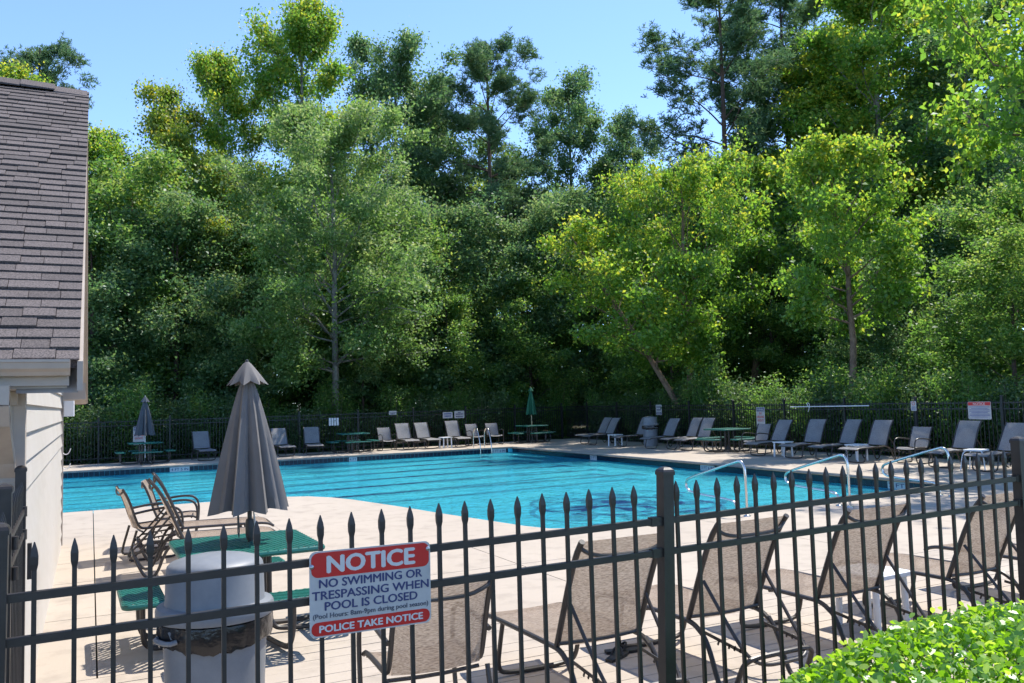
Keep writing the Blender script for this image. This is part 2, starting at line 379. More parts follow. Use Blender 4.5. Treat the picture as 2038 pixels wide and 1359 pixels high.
# waterline tiles: single ones along the right edge, the small far ones joined
TL = .152
tile = MB().box(-.006, 0, .003, TL-.003, -.225, -.063).mesh('tile', 'tile_navy')
y = 10.77
while y < 23.5:
    link('tile', tile, basin, (15.2, y, 0)); y += TL
b = MB()
while y < 30.9: b.box(15.194, 15.2, y+.003, y+TL-.003, -.225, -.063); y += TL
x = -8.1
while x < 15.0: b.box(x+.003, x+TL-.003, 30.994, 31.0, -.225, -.063); x += TL
tag(b.build('waterline_tiles', 'tile_navy', basin), kind='stuff')
b = MB().box(15.188, 15.30, 10.75, 31.0, -.062, -.012).box(-8.2, 15.186, 30.985, 31.1, -.062, -.012)
b.build('coping', 'coping', basin)
# depth markers
def marker(s, loc, wid, rz):
    o = thing('depth_marker', 'x', 'depth marker', loc, rz)
    MB().box(-wid/2, wid/2, -.006, 0, -.075, .075).build('tile_plate', 'tile_white', o)
    text('lettering', s, .1, 'sign_navy', o, (0, -.0072, 0), width=wid*.86, height=.085, bold=.002); return o
for s, loc, wid, rz, lb in (('4 FT 5 IN', (2.7, 30.992, -.145), .62, 0, 'white depth marker reading 4 FT 5 IN on the pool edge'),
    ('4 FT', (8.66, 30.992, -.145), .30, 0, 'white depth marker reading 4 FT on the pool edge'),
    ('3 FT 6 IN', (14.6, 30.992, -.145), .62, 0, 'white depth marker reading 3 FT 6 IN near the pool ladder'),
    ('3 FT', (15.190, 24.8, -.145), .42, -R(90), 'white depth marker reading 3 FT on the tiled pool edge'),
    ('3 FT 6 IN', (15.190, 18.85, -.145), .60, -R(90), 'white depth marker reading 3 FT 6 IN on the tiled edge facing the chaise row'),
    ('2 FT', (15.190, 12.7, -.145), .45, -R(90), 'white depth marker reading 2 FT beside the last grab rail')):
    marker(s, loc, wid, rz)['label'] = lb

# ------------------------------------------------------------------ deck: slabs with open joints
deck = thing('deck', None, None); tag(deck, kind='structure')
random.seed(3)
def slab(poly, name='slab', gap=.006, dz=0):
    cx_ = sum(p[0] for p in poly)/len(poly); cy_ = sum(p[1] for p in poly)/len(poly)
    P = [(x-gap*(1 if x > cx_ else -1), y-gap*(1 if y > cy_ else -1)) for x, y in poly]
    MB().prism(P, -.14, dz).build(name, 'deck', deck)
py = 3.35
for k in range(18):                                       # narrow boards between fence and open deck
    y1 = py+.195
    for x0, x1 in ((-6, -.1), (-.1, 5.2), (5.2, 10.6), (10.6, 20.2)):
        slab([(x0, py), (x1, py), (x1, y1), (x0, y1)], 'board', .0035, random.uniform(-.001, .0012))
    py = y1
for y0, y1 in ((py, 8.9), (8.9, 10.75)):
    for x0, x1 in ((-6, .05), (.05, 4.4), (4.4, 8.2), (8.2, 12), (12, 15.3), (15.3, 20.2)): slab([(x0, y0), (x1, y0), (x1, y1), (x0, y1)])
def edge_x(y):
    for (xa, ya), (xb, yb) in zip(EDGE, EDGE[1:]):
        if yb <= y <= ya: return xa+(xb-xa)*(ya-y)/(ya-yb)
for y0, y1 in ((10.75, 12.15), (12.15, 14.7), (14.7, 18.3)):
    slab([(-8.2, y0), (.05, y0), (.05, y1), (-8.2, y1)])
    slab([(.05, y0), (2.6, y0), (2.6, y1), (.05, y1)])
    mid = [p for p in reversed(EDGE) if y0+.01 < p[1] < y1-.01]
    r0 = (6.8, y0) if y0 == 10.75 else (edge_x(y0), y0); r1 = (3.0, y1) if y1 == 18.3 else (edge_x(y1), y1)
    P = [(2.6, y0), r0]+mid+[r1, (2.6, y1)]
    b = MB(); b.v = [(x, y, 0) for x, y in P]+[(x, y, -.14) for x, y in P]; m_ = len(P)
    b.f = [t for t in tessellate_polygon([[Vector((x, y, 0)) for x, y in P]])]+[(i, m_+i, m_+(i+1) % m_, (i+1) % m_) for i in range(m_)]
    me = b.mesh('slab', 'deck'); bm = bmesh.new(); bm.from_mesh(me); bmesh.ops.recalc_face_normals(bm, faces=bm.faces)
    for f in bm.faces:
        if abs(f.normal.z) > .5 and f.normal.z < 0: f.normal_flip()
    bm.to_mesh(me); bm.free(); link('slab', me, deck)
for y0, y1 in zip((10.75, 14, 17.2, 20.4, 23.6, 27, 31), (14, 17.2, 20.4, 23.6, 27, 31, 34.6)):
    slab([(15.2, y0), (20.2, y0), (20.2, y1), (15.2, y1)])
for x0, x1 in zip((-10, -6, -2, 1.9, 5.6, 9.2, 12.4), (-6, -2, 1.9, 5.6, 9.2, 12.4, 15.2)):
    slab([(x0, 31), (x1, 31), (x1, 34.2), (x0, 34.2)])
slab([(-10, 10.75), (-8.2, 10.75), (-8.2, 31), (-10, 31)])

# ------------------------------------------------------------------ building
bld = thing('pool_house', 'cream clapboard pool house with grey shingle roof at the pool gate', 'building')
XW, YF, YB, XR = -.39, 5.9, 13.9, -.06
YE, ZE, YR, ZR = 5.42, 2.18, 9.9, 5.25            # eave and ridge
SL = (ZR-ZE)/(YR-YE)
wl = MB(); xl = -9
wl.add([(xl,YF,-.05),(XW,YF,-.05),(XW,YB,-.05),(xl,YB,-.05),(xl,YF,2.45),(XW,YF,2.45),(XW,YB,2.45),(xl,YB,2.45),(xl,YR,5.1),(XW,YR,5.1)],
       [(0,1,5,4),(1,2,6,9,5),(2,3,7,6),(3,0,4,8,7)])
wl.build('wall', 'siding', bld)
bd = .178                                              # clapboards on the sunlit side wall, each one lapped
z = -.02; random.seed(8)
while z < 4.9:
    ymin, ymax = YF+.10, YB-.09
    if z > 2.2: ymin = max(ymin, YF+(z-2.2)/SL+.12); ymax = min(ymax, YB-(z-2.2)/SL-.12)
    if ymax-ymin > .3:
        cuts = [ymin]+sorted(random.uniform(ymin+.8, ymax-.8) for _ in range(1 if ymax-ymin > 3 else 0))+[ymax]
        for a, c in zip(cuts, cuts[1:]):
            b = MB(); y0, y1 = a+.002, c-.002
            b.add([(XW+.001,y0,z),(XW+.032,y0,z),(XW+.006,y0,z+bd+.02),(XW+.001,y0,z+bd+.02),(XW+.001,y1,z),(XW+.032,y1,z),(XW+.006,y1,z+bd+.02),(XW+.001,y1,z+bd+.02)],
                  [(0,1,2,3),(7,6,5,4),(0,4,5,1),(1,5,6,2),(2,6,7,3),(3,7,4,0)])
            b.build('siding_board', 'siding', bld)
    z += bd
for y0, y1 in ((YF-.02, YF+.095), (YB-.088, YB+.02)):
    MB().box(XW-.02, XW+.040, y0, y1, -.05, 2.3).build('corner_trim', 'trim', bld)
# roof
rf = MB()
for (ya, za, yb, zb) in ((YE, ZE, YR, ZR), (2*YR-YE, ZE, YR, ZR)):
    rf.add([(-9.3,ya,za),(XR,ya,za),(XR,yb,zb),(-9.3,yb,zb),(-9.3,ya,za-.05),(XR,ya,za-.05),(XR,yb,zb-.05),(-9.3,yb,zb-.05)],
           [(0,1,2,3),(7,6,5,4),(0,4,5,1),(1,5,6,2),(2,6,7,3),(3,7,4,0)])
roof = rf.build('roof', 'shingle', bld)
unit = MB().box(0, 1, 0, 1, 0, 1).mesh('shingle', 'shingle')
slope = math.atan(SL); Ls = math.hypot(YR-YE, ZR-ZE); ex_ = .122; nC = int(Ls/ex_)
random.seed(21); stuffm = MB()
ca, sa = math.cos(slope), math.sin(slope)
for c in range(nC+1):
    s0 = -.03+c*ex_; x = XR+.004+.028*c/nC; first = True
    while x > -4.2:
        wd = random.choice((.14, .19, .25, .31))*random.uniform(.9, 1.1)
        if first: wd *= random.uniform(.4, 1); first = False
        th = random.choice((.009, .009, .010, .015)); ln = min(ex_+.05, Ls-s0+.02)
        off = random.uniform(-.002, .002)
        tl = .10
        px, pyy, pz = x-wd+.002, YE+(s0+off)*ca-.010*sa, ZE+(s0+off)*sa+.010*ca
        if x > -1.25:
            o = link('shingle', unit, roof); o.location = (px, pyy, pz); o.scale = (wd-.004, ln, th); o.rotation_euler = (slope-tl, 0, 0)
        else:
            c2, s2 = math.cos(slope-tl), math.sin(slope-tl); P = []
            for zz in (0, th):
                for xx, yy in ((0,0),(wd-.004,0),(wd-.004,ln),(0,ln)): P.append((px+xx, pyy+yy*c2-zz*s2, pz+yy*s2+zz*c2))
            stuffm.add(P, [(0,3,2,1),(4,5,6,7),(0,1,5,4),(1,2,6,5),(2,3,7,6),(3,0,4,7)])
        x -= wd
tag(stuffm.build('shingle_field', 'shingle', roof), kind='stuff')
for k in range(8):                                     # ridge caps, those beyond the vent sit higher
    x1 = XR+.012-k*.30; hz = .012 if k < 1 else .045
    b = MB()
    for s_ in (-1, 1):
        b.add([(x1,YR,ZR+hz+.012),(x1-.31,YR,ZR+hz+.024),(x1-.31,YR+s_*.15,ZR+hz+.024-.15*SL),(x1,YR+s_*.15,ZR+hz+.012-.15*SL),
               (x1,YR,ZR+hz),(x1-.31,YR,ZR+hz),(x1-.31,YR+s_*.15,ZR+hz-.15*SL),(x1,YR+s_*.15,ZR+hz-.15*SL)],
              [(0,1,2,3),(7,6,5,4),(0,4,5,1),(1,5,6,2),(2,6,7,3),(3,7,4,0)])
    b.build('ridge_cap', 'shingle', roof)
# rake boards
for sgn in (1, -1):
    ya = YE if sgn > 0 else 2*YR-YE
    b = MB(); x0, x1 = XR-.010, XR+.020
    def rk(xa, xb, d0, d1, ys=ya):
        b.add([(xa,ys-.02*sgn,ZE-d0-.01),(xb,ys-.02*sgn,ZE-d0-.01),(xb,YR,ZR-d0),(xa,YR,ZR-d0),(xa,ys-.02*sgn,ZE-d1-.01),(xb,ys-.02*sgn,ZE-d1-.01),(xb,YR,ZR-d1),(xa,YR,ZR-d1)],
              [(0,1,2,3),(7,6,5,4),(0,4,5,1),(1,5,6,2),(2,6,7,3),(3,7,4,0)])
    rk(x0, x1, .004, .17)
    b.build('rake_board', 'trim', bld)
    b = MB().add([(XW+.02,ya,ZE-.19),(XR-.005,ya,ZE-.19),(XR-.005,YR,ZR-.19),(XW+.02,YR,ZR-.19)], [(0,1,2,3)]); b.build('rake_soffit', 'trim', bld)
MB().box(-9.3, XR-.05, YE-.005, YE+.02, ZE-.15, ZE-.055).build('fascia', 'trim', bld)
MB().box(-9.3, XR-.06, YE+.022, YF-.005, ZE-.165, ZE-.10).build('soffit', 'trim', bld)
MB().box(XW+.036, XR-.008, YB+.03, 2*YR-YE-.02, ZE-.12, ZE+.14).build('eave_return', 'trim', bld)
MB().box(-9.2, XW+.0, YF-.06, YF-.004, ZE-.25, ZE-.168).build('frieze_board', 'trim', bld)
# gutter with a K profile
prof = [(0,0),(0,-.088),(-.062,-.088),(-.075,-.068),(-.098,-.050),(-.105,-.018),(-.112,-.015),(-.112,0),(-.104,0),(-.104,-.010),(-.090,-.045),(-.066,-.062),(-.056,-.080),(-.008,-.080),(-.008,0)]
b = MB(); m_ = len(prof); gx0, gx1 = -9.2, XR-.045
b.add([(gx0, YE-.006+p, ZE-.008+q) for p, q in prof]+[(gx1, YE-.006+p, ZE-.008+q) for p, q in prof], [(i, (i+1) % m_, m_+(i+1) % m_, m_+i) for i in range(m_)]+[tuple(range(m_)), tuple(reversed(range(m_, 2*m_)))])
gut = b.build('gutter', 'gutter', bld)
MB().add([(gx1+.001, YE-.006+p, ZE-.008+q) for p, q in prof[:8]], [tuple(range(8))]).build('gutter_end', 'gutter', gut)
# downspout: drop, elbow back to the wall, pipe down the front wall
b = MB(); dx = -.445
pth = [(dx,YE-.06,ZE-.15),(dx,YE-.06,ZE-.24),(dx,YE+.0,ZE-.34),(dx,YF-.14,ZE-.56),(dx,YF-.05,ZE-.66),(dx,YF-.05,ZE-.80),(dx,YF-.05,.05)]
for p, q in zip(pth, pth[1:]): b.bar(p, Vector(q)+(Vector(q)-Vector(p)).normalized()*.012, .10, .075, (0,1,0) if abs(p[1]-q[1]) < .01 else (0,0,1))
ds = b.build('downspout', 'gutter', bld)
for k in range(5): MB().box(dx-.056, dx+.056, YF-.094, YF-.006, ZE-.70-k*.022, ZE-.692-k*.022).build('elbow_crimp', 'gutter', ds)
tag(MB().prism(rrect(-.07, .07, -.06, .06, .02), -.11, .11).build('wall_speaker', 'speaker', None, True), 'small white box mounted high on the pool house corner', 'speaker').location = (XW+.115, YB-.35, 1.93)
MB().box(-.075, -.066, -.02, .02, -.05, .05).build('bracket', 'frame', bpy.data.objects['wall_speaker'])
for k, z in enumerate((1.33, 1.12)):
    o = MB().tube([(0,0,0),(.03,0,-.05),(.07,0,-.055),(.10,0,-.02),(.115,0,.03)], .007, 6, smooth=2).build('wall_hook', 'hook_white', None, True)
    o.location = (XW+.02, YB-.03, z); tag(o, ('upper' if k == 0 else 'lower')+' white hook on the corner of the pool house wall', 'hook')

# ------------------------------------------------------------------ near fence
def zt(x): return .0092*(x-1.4)
def picket_mesh(h0, tip, w_, name='picket'):
    prof = [(w_/2, h0), (w_/2, tip-.092), (w_*.5, tip-.088), (w_*.76, tip-.070), (w_*.80, tip-.045), (w_*.60, tip-.026), (w_*.12, tip)]
    V = []; Fc = []
    for i, (r_, z) in enumerate(prof):
        k_ = 1 if i < 3 else .8
        V += [(-r_, -r_*k_, z), (r_, -r_*k_, z), (r_, r_*k_, z), (-r_, r_*k_, z)]
    for i in range(len(prof)-1):
        for k in range(4): Fc.append((i*4+k, i*4+(k+1) % 4, (i+1)*4+(k+1) % 4, (i+1)*4+k))
    Fc += [(3,2,1,0), tuple(range(len(V)-4, len(V)))]
    return MB().add(V, Fc).mesh(name, 'fence')
PK = picket_mesh(.07, 1.492, .0145)
def post_mesh(top, w_=.054, m='fence'):
    b = MB(); b.box(-w_/2, w_/2, -w_/2, w_/2, -.05, top-.030)
    a = w_/2+.004; b.box(-a, a, -a, a, top-.030, top-.016)
    pr = [(a, top-.016), (a*.86, top-.006), (a*.5, top+.003), (a*.12, top+.006)]
    V = [];
    for r_, z in pr: V += [(-r_,-r_,z),(r_,-r_,z),(r_,r_,z),(-r_,r_,z)]
    b.add(V, [(i*4+k, i*4+(k+1) % 4, (i+1)*4+(k+1) % 4, (i+1)*4+k) for i in range(3) for k in range(4)]+[(12,13,14,15)])
    return b.mesh('post', m)
PM = post_mesh(1.555)
fence = thing('picket_fence', 'dark metal picket fence with spear tips and capped posts', 'fence')
SP, X0 = .11264, 2.209
posts_x = [X0+22*SP*k for k in (-1, 0, 1, 2, 3)]
random.seed(11)
for k, px in enumerate(posts_x):
    p = link('post', PM, fence, (px, 3.1, zt(px))); p.rotation_euler = (0, R(2.0 if k == 1 else .6), 0)
    for zz in (1.327, 1.193):
        MB().box(-.036, .036, -.016, .016, -.019, .019).build('rail_bracket', 'fence', fence).location = (px, 3.1, zz+zt(px))
    if k == len(posts_x)-1: break
    x1 = posts_x[k+1]
    for zz in (1.327, 1.193, .16):
        MB().bar((px+.02, 3.1, zz+zt(px)), (x1-.02, 3.1, zz+zt(x1)), .027, .026).build('rail', 'fence', fence)
    for i in range(1, 22):
        x = px+i*SP; o = link('picket', PK, fence, (x, 3.1, zt(x)+random.uniform(-.002, .002)))
        ln = (.010+.010*i/22) if k == 0 else (.014-.02*i/22)
        o.rotation_euler = (0, -ln*.0+R(random.uniform(-.15, .15)), R(random.uniform(-2, 2)))
# side run with the gate, from the fence corner to the building
sf = thing('side_fence', 'short dark picket fence run turning towards the pool house', 'fence')
gate = thing('gate', 'dark metal picket gate beside the pool house wall', 'gate')
sx = -.33
for yy in (4.30, 5.72): link('post', PM, sf, (sx-.03*(yy > 5), yy, .02))
for zz in (1.31, 1.18, .16):
    MB().bar((sx+.05, 3.13, zz), (sx, 4.28, zz), .027, .026).build('rail', 'fence', sf)
    MB().bar((sx, 4.36, zz+.01), (sx-.02, 5.66, zz+.01), .03, .026).build('rail', 'fence', gate)
for i in range(1, 10): link('picket', PK, sf, (sx+.05-.05*i/10, 3.13+i*.115, -.02))
for i in range(0, 11): link('picket', PK, gate, (sx-.02*i/10, 4.40+i*.122, 0))
for zz in (1.32, 1.19):
    b = MB(); b.lathe([(.001,-.03),(.017,-.028),(.017,.028),(.001,.03)], 10); h_ = b.build('hinge', 'fence', gate, True); h_.location = (sx+.035, 4.335, zz)
    h_ = b.build('hinge', 'fence', gate, True); h_.location = (sx-.01, 5.675, zz)
MB().box(-.01, .012, -.02, .02, -.10, .10).build('latch', 'fence', gate).location = (sx+.02, 5.66, 1.04)

# ------------------------------------------------------------------ NOTICE sign on the near fence
sg = thing('notice_sign', 'red and white NOTICE sign about closed pool on the near fence', 'sign', (.92, 3.066, 1.211), 0)
sg.rotation_euler = (0, R(.35), 0)
plate('board', rrect(-.2265, .2265, -.150, .150, .022), 0, .003, 'sign_white', sg)
plate('red_band', rrect(-.2205, .2205, .058, .1445, .024), -.0012, -.0002, 'sign_red', sg)
plate('red_band', rrect(-.2205, .2205, -.1445, -.097, .022), -.0012, -.0002, 'sign_red', sg)
text('lettering', 'NOTICE', .07, 'sign_letter', sg, (0, -.0020, .1015), width=.325, height=.058, bold=.0038)
for s, z, wd, hh in (('NO SWIMMING OR', .036, .385, .027), ('TRESPASSING WHEN', -.005, .435, .027), ('POOL IS CLOSED', -.044, .345, .027)):
    text('lettering', s, .04, 'sign_navy', sg, (0, -.0010, z), width=wd, height=hh*1.08, bold=.0012)
text('lettering', '(Pool Hours: 8am-9pm during pool season)', .024, 'sign_dark', sg, (0, -.0010, -.079), width=.43, height=.022, bold=.0005)
text('lettering', 'POLICE TAKE NOTICE', .03, 'sign_letter', sg, (0, -.0020, -.121), width=.385, height=.024, bold=.0014)
for x, z in ((-.220, .098), (.217, .122)):
    b = MB().lathe([(.0085,0),(.0085,.004),(.005,.007),(.0005,.008)], 10); o = b.build('screw', 'screw', sg, True); o.rotation_euler = (R(90),0,0); o.location = (x, -.0002, z)

# ------------------------------------------------------------------ far fences
def far_fence(label, a, b_, top=1.52, step=2.44):
    f_ = thing('boundary_fence', label, 'fence'); a, b_ = Vector(a), Vector(b_); L_ = (b_-a).length; d = (b_-a)/L_; n_ = int(L_/step)
    pm = post_mesh(top+.13, .06, 'fence_far')
    for k in range(n_+1): p = link('post', pm, f_, a+d*step*k)
    for zz in (top-.05, top-.20, .15): MB().bar(a+Vector((0,0,zz)), b_+Vector((0,0,zz)), .03, .028).build('rail', 'fence_far', f_)
    m_ = MB(); k = .11
    while k < L_:
        p = a+d*k; m_.bar(p+Vector((0,0,.05)), p+Vector((0,0,top)), .017, .017); k += .112
    tag(m_.build('pickets', 'fence_far', f_), kind='stuff'); return f_
far_fence('dark metal fence behind the back row of loungers under the trees', (-9.5, 35.0, 0), (19.9, 35.0, 0))
far_fence('dark metal fence along the shaded deck behind the long row of chaises', (19.95, 8.6, 0), (19.95, 34.9, 0))

# ------------------------------------------------------------------ chaise lounge (foot at x=0, head towards +x)
def make_chaise(ang=67, sm='sling'):
    t = thing('chaise_lounge', 'x', 'chaise lounge')
    hw = .295; rr = .0165
    for s in (-1, 1):
        MB().tube([(0,s*hw,.335),(.06,s*hw,.372),(.2,s*hw,.39),(1.02,s*hw,.40),(1.15,s*hw,.395),(1.24,s*hw,.34)], rr, 8, smooth=2).build('side_rail', 'frame', t, True)
        MB().tube([(1.22,s*hw,.365),(1.30,s*hw,.27),(1.375,s*hw,.06),(1.43,s*hw,.018),(1.50,s*hw,.03),(1.56,s*hw,.14),(1.60,s*hw*.98,.235),(1.615,s*hw*.80,.262)], rr, 8, smooth=2).build('rear_leg', 'frame', t, True)
    MB().tube([(1.613,-hw*.84,.258),(1.615,-hw*.6,.266),(1.615,hw*.6,.266),(1.613,hw*.84,.258)], rr, 8).build('rear_crossbar', 'frame', t, True)
    MB().tube([(.36,-hw+.0,.385),(.34,-hw-.01,.27),(.29,-hw-.015,.06),(.28,-hw+.06,.018),(.28,hw-.06,.018),(.29,hw+.015,.06),(.34,hw+.01,.27),(.36,hw,.385)], rr, 8, smooth=2).build('front_leg', 'frame', t, True)
    MB().tube([(.012,-hw,.348),(.012,hw,.348)], .012, 8).build('foot_bar', 'frame', t, True)
    MB().tube([(.62,-hw,.378),(.62,0,.350),(.62,hw,.378)], .012, 8, smooth=2).build('seat_crossbar', 'frame', t, True)
    # seat sling
    V = []; Fc = []; n_ = 14; pr = [(0,.350),(.03,.366),(.07,.388),(.2,.404),(.45,.402),(.7,.404),(1.0,.412),(1.09,.408)]
    ny = 6
    for x, z in pr:
        for j in range(ny+1):
            u = -1+2*j/ny; V.append((x, u*(hw-.005), z-.022*(1-u*u)*(1 if x > .1 else .4)))
    for i in range(len(pr)-1):
        for j in range(ny): Fc.append((i*(ny+1)+j, i*(ny+1)+j+1, (i+1)*(ny+1)+j+1, (i+1)*(ny+1)+j))
    MB().add(V, Fc).build('seat_sling', sm, t, True)
    # reclining back
    ang = R(ang); bx, bz = 1.10, .405; L_ = .735
    def bp(s, off=0): return (bx+s*math.cos(ang)-off*math.sin(ang), bz+s*math.sin(ang)+off*math.cos(ang))
    bk = link('backrest', None, t)
    V = []; Fc = []; ns = 8
    for i in range(ns+1):
        s = .03+(L_-.03)*i/ns; off = -.045*((s/L_)**6) if s > .4 else 0
        for j in range(ny+1):
            u = -1+2*j/ny; x, z = bp(s, off-.030*(1-u*u)*math.sin(math.pi*min(1, s/L_*.9+.1))); V.append((x, u*(hw-.012), z))
    for i in range(ns):
        for j in range(ny): Fc.append((i*(ny+1)+j, (i+1)*(ny+1)+j, (i+1)*(ny+1)+j+1, i*(ny+1)+j+1))
    MB().add(V, Fc).build('back_sling', sm, bk, True)
    for s in (-1, 1):
        pts = [(*bp(q, -.05*((q/L_)**6)),) for q in (0, .2, .4, .55, .65, .72, L_+.005)]
        b = MB(); P = [Vector((x, s*(hw-.004), z)) for x, z in pts]
        b.tube(P, .0185, 8); b.build('back_rail', 'frame', bk, True)
    b = MB(); P = []
    for u in (-1, -.93, -.8, -.5, 0, .5, .8, .93, 1):
        e_ = 1-abs(u)**8; x, z = bp(L_-.09+.045*(abs(u)**4)-.0*e_, -.045-.035*e_); P.append((x, u*(hw-.012), z))
    b.tube(P, .0125, 8, smooth=1).build('top_bar', 'frame', bk, True)
    x, z = bp(.035, -.02); MB().tube([(x,-hw,z),(x+.01,0,z-.012),(x,hw,z)], .0125, 8, smooth=2).build('bottom_bar', 'frame', bk, True)
    # support bail resting on the rear crossbar
    ax, az = bp(.30, -.02)
    MB().tube([(ax,-hw+.03,az),(1.50,-hw+.045,.36),(1.60,-hw+.06,.262),(1.655,-hw+.13,.225),(1.66,0,.222),(1.655,hw-.13,.225),(1.60,hw-.06,.262),(1.50,hw-.045,.36),(ax,hw-.03,az)], .0115, 8, smooth=2).build('support_bail', 'frame', t, True)
    for s in (-1, 1):
        b = MB(); b.bar((1.20,s*(hw-.05),.335),(1.58,s*(hw-.05),.29),.006,.02)
        for q in range(5): b.bar((1.34+q*.05,s*(hw-.05),.315),(1.325+q*.05,s*(hw-.05),.285),.006,.012)
        b.build('ratchet', 'frame', t)
    return t
CH = make_chaise(); CH1 = make_chaise(67, 'sling_shaded'); CH2 = make_chaise(62, 'sling_shaded')
def chaise(x, y, rz, label, group=None, p=None): return put(p or CH, USED, (x, y, 0), rz, label, group)
# near row: heads towards the fence, pivot at y about 4.6
def near_chaise(xc, yp, label, turn=0):
    return chaise(xc, yp+1.10, R(-90+turn), label)
near_chaise(2.79, 4.57, 'taupe sling chaise by the fence, beside the low armchair')
near_chaise(3.80, 4.66, 'taupe sling chaise just past the capped fence post, black sandals by its seat', 1.5)
near_chaise(4.93, 4.60, 'taupe sling chaise by the fence with a white side table at its head', -.5)
near_chaise(6.24, 4.57, 'taupe sling chaise by the fence, last before the far capped post and hedge', 1)
near_chaise(7.45, 4.6, 'taupe sling chaise by the fence, half hidden by the far capped post', -1)

def make_armchair(sm='sling'):
    t = thing('armchair', 'x', 'armchair'); hw = .275; rr = .0155
    ang = R(74); bx, bz = .50, .375; L_ = .56
    def bp(s, off=0): return (bx+s*math.cos(ang)-off*math.sin(ang), bz+s*math.sin(ang)+off*math.cos(ang))
    ny = 6; V = []; Fc = []; pr = [(0,.375),(.03,.402),(.1,.412),(.3,.398),(.47,.385)]
    for x, z in pr:
        for j in range(ny+1): u = -1+2*j/ny; V.append((x, u*(hw-.01), z-.02*(1-u*u)))
    for i in range(len(pr)-1):
        for j in range(ny): Fc.append((i*(ny+1)+j, i*(ny+1)+j+1, (i+1)*(ny+1)+j+1, (i+1)*(ny+1)+j))
    MB().add(V, Fc).build('seat_sling', sm, t, True)
    V = []; Fc = []; ns = 7
    for i in range(ns+1):
        s = .02+(L_-.02)*i/ns; off = -.04*((s/L_)**5)
        for j in range(ny+1): u = -1+2*j/ny; x, z = bp(s, off-.03*(1-u*u)); V.append((x, u*(hw-.012), z))
    for i in range(ns):
        for j in range(ny): Fc.append((i*(ny+1)+j, (i+1)*(ny+1)+j, (i+1)*(ny+1)+j+1, i*(ny+1)+j+1))
    MB().add(V, Fc).build('back_sling', sm, t, True)
    for s in (-1, 1):
        P = [(0.0,s*hw,.385),(.05,s*hw,.41),(.25,s*hw,.402),(.44,s*hw,.39),(.50,s*hw,.42)]+[(bp(q, -.04*((q/L_)**5))[0], s*hw, bp(q, -.04*((q/L_)**5))[1]) for q in (.15, .3, .45, L_)]
        MB().tube(P, rr, 8, smooth=1).build('side_rail', 'frame', t, True)
        hy = s*(hw+.025)
        MB().tube([(bp(.22)[0]+.01,hy,bp(.22)[1]),(.40,hy,.615),(.18,hy,.640),(.04,hy,.62),(-.02,hy,.52),(-.01,hy,.30),(.02,hy,.08),(.07,hy,.018),(.20,hy,.018),(.50,hy,.018),(.60,hy,.018)], rr, 8, smooth=2).build('arm_and_leg', 'frame', t, True)
        MB().tube([(.60,hy,.018),(.62,hy,.06),(.53,hy,.38)], rr, 8, smooth=1).build('rear_leg', 'frame', t, True)
    for x, z in ((.06, .39), (.46, .355)): MB().tube([(x,-hw,z),(x,0,z-.012),(x,hw,z)], .012, 8, smooth=1).build('crossbar', 'frame', t, True)
    P = []
    for u in (-1, -.9, -.5, 0, .5, .9, 1): x, z = bp(L_-.08+.05*abs(u)**4, -.04-.035*(1-abs(u)**6)); P.append((x, u*(hw-.01), z))
    MB().tube(P, .0125, 8, smooth=1).build('top_bar', 'frame', t, True)
    return t
AC = make_armchair(); AC1 = make_armchair('sling_shaded')
def armchair(x, y, rz, label, group=None, p=None): return put(p or AC, USED, (x, y, 0), rz, label, group)
armchair(1.75, 5.10, R(-91), 'taupe sling armchair behind the NOTICE sign, its back to the fence')

# group left of the umbrella table, heads to the left
chaise(2.05, 10.75, R(180), 'taupe chaise beside the picnic table, nearer of two side by side')
chaise(2.15, 11.75, R(178), 'taupe chaise beside the picnic table, second of two side by side')
armchair(1.35, 12.9, R(172), 'taupe armchair standing behind the two side by side chaises')
armchair(1.02, 12.15, R(186), 'taupe armchair tucked against the raised backs of the paired chaises')

# ------------------------------------------------------------------ picnic tables
def mesh_bars(b, x0, x1, y0, y1, z, pitch0, h=.006):
    # expanded-metal look: two families of slanted strips clipped to the rectangle
    for sl in (1.0, -1.0):
        pitch, w_ = (pitch0*1.9, pitch0*.85) if sl > 0 else (pitch0*3, .008)
        c = (y0-sl*x1 if sl > 0 else y0-sl*x0); cmax = (y1-sl*x0 if sl > 0 else y1-sl*x1)
        c += pitch*.7
        while c < cmax:
            pts = []
            for X in (x0, x1):
                Y = sl*X+c
                if y0-1e-9 <= Y <= y1+1e-9: pts.append((X, Y))
            for Y in (y0, y1):
                X = (Y-c)/sl
                if x0 < X < x1: pts.append((X, Y))
            if len(pts) >= 2:
                p, q = min(pts), max(pts)
                if math.dist(p, q) > .02: b.bar((*p, z+(.002 if sl > 0 else 0)), (*q, z+(.002 if sl > 0 else 0)), w_, h)
            c += pitch
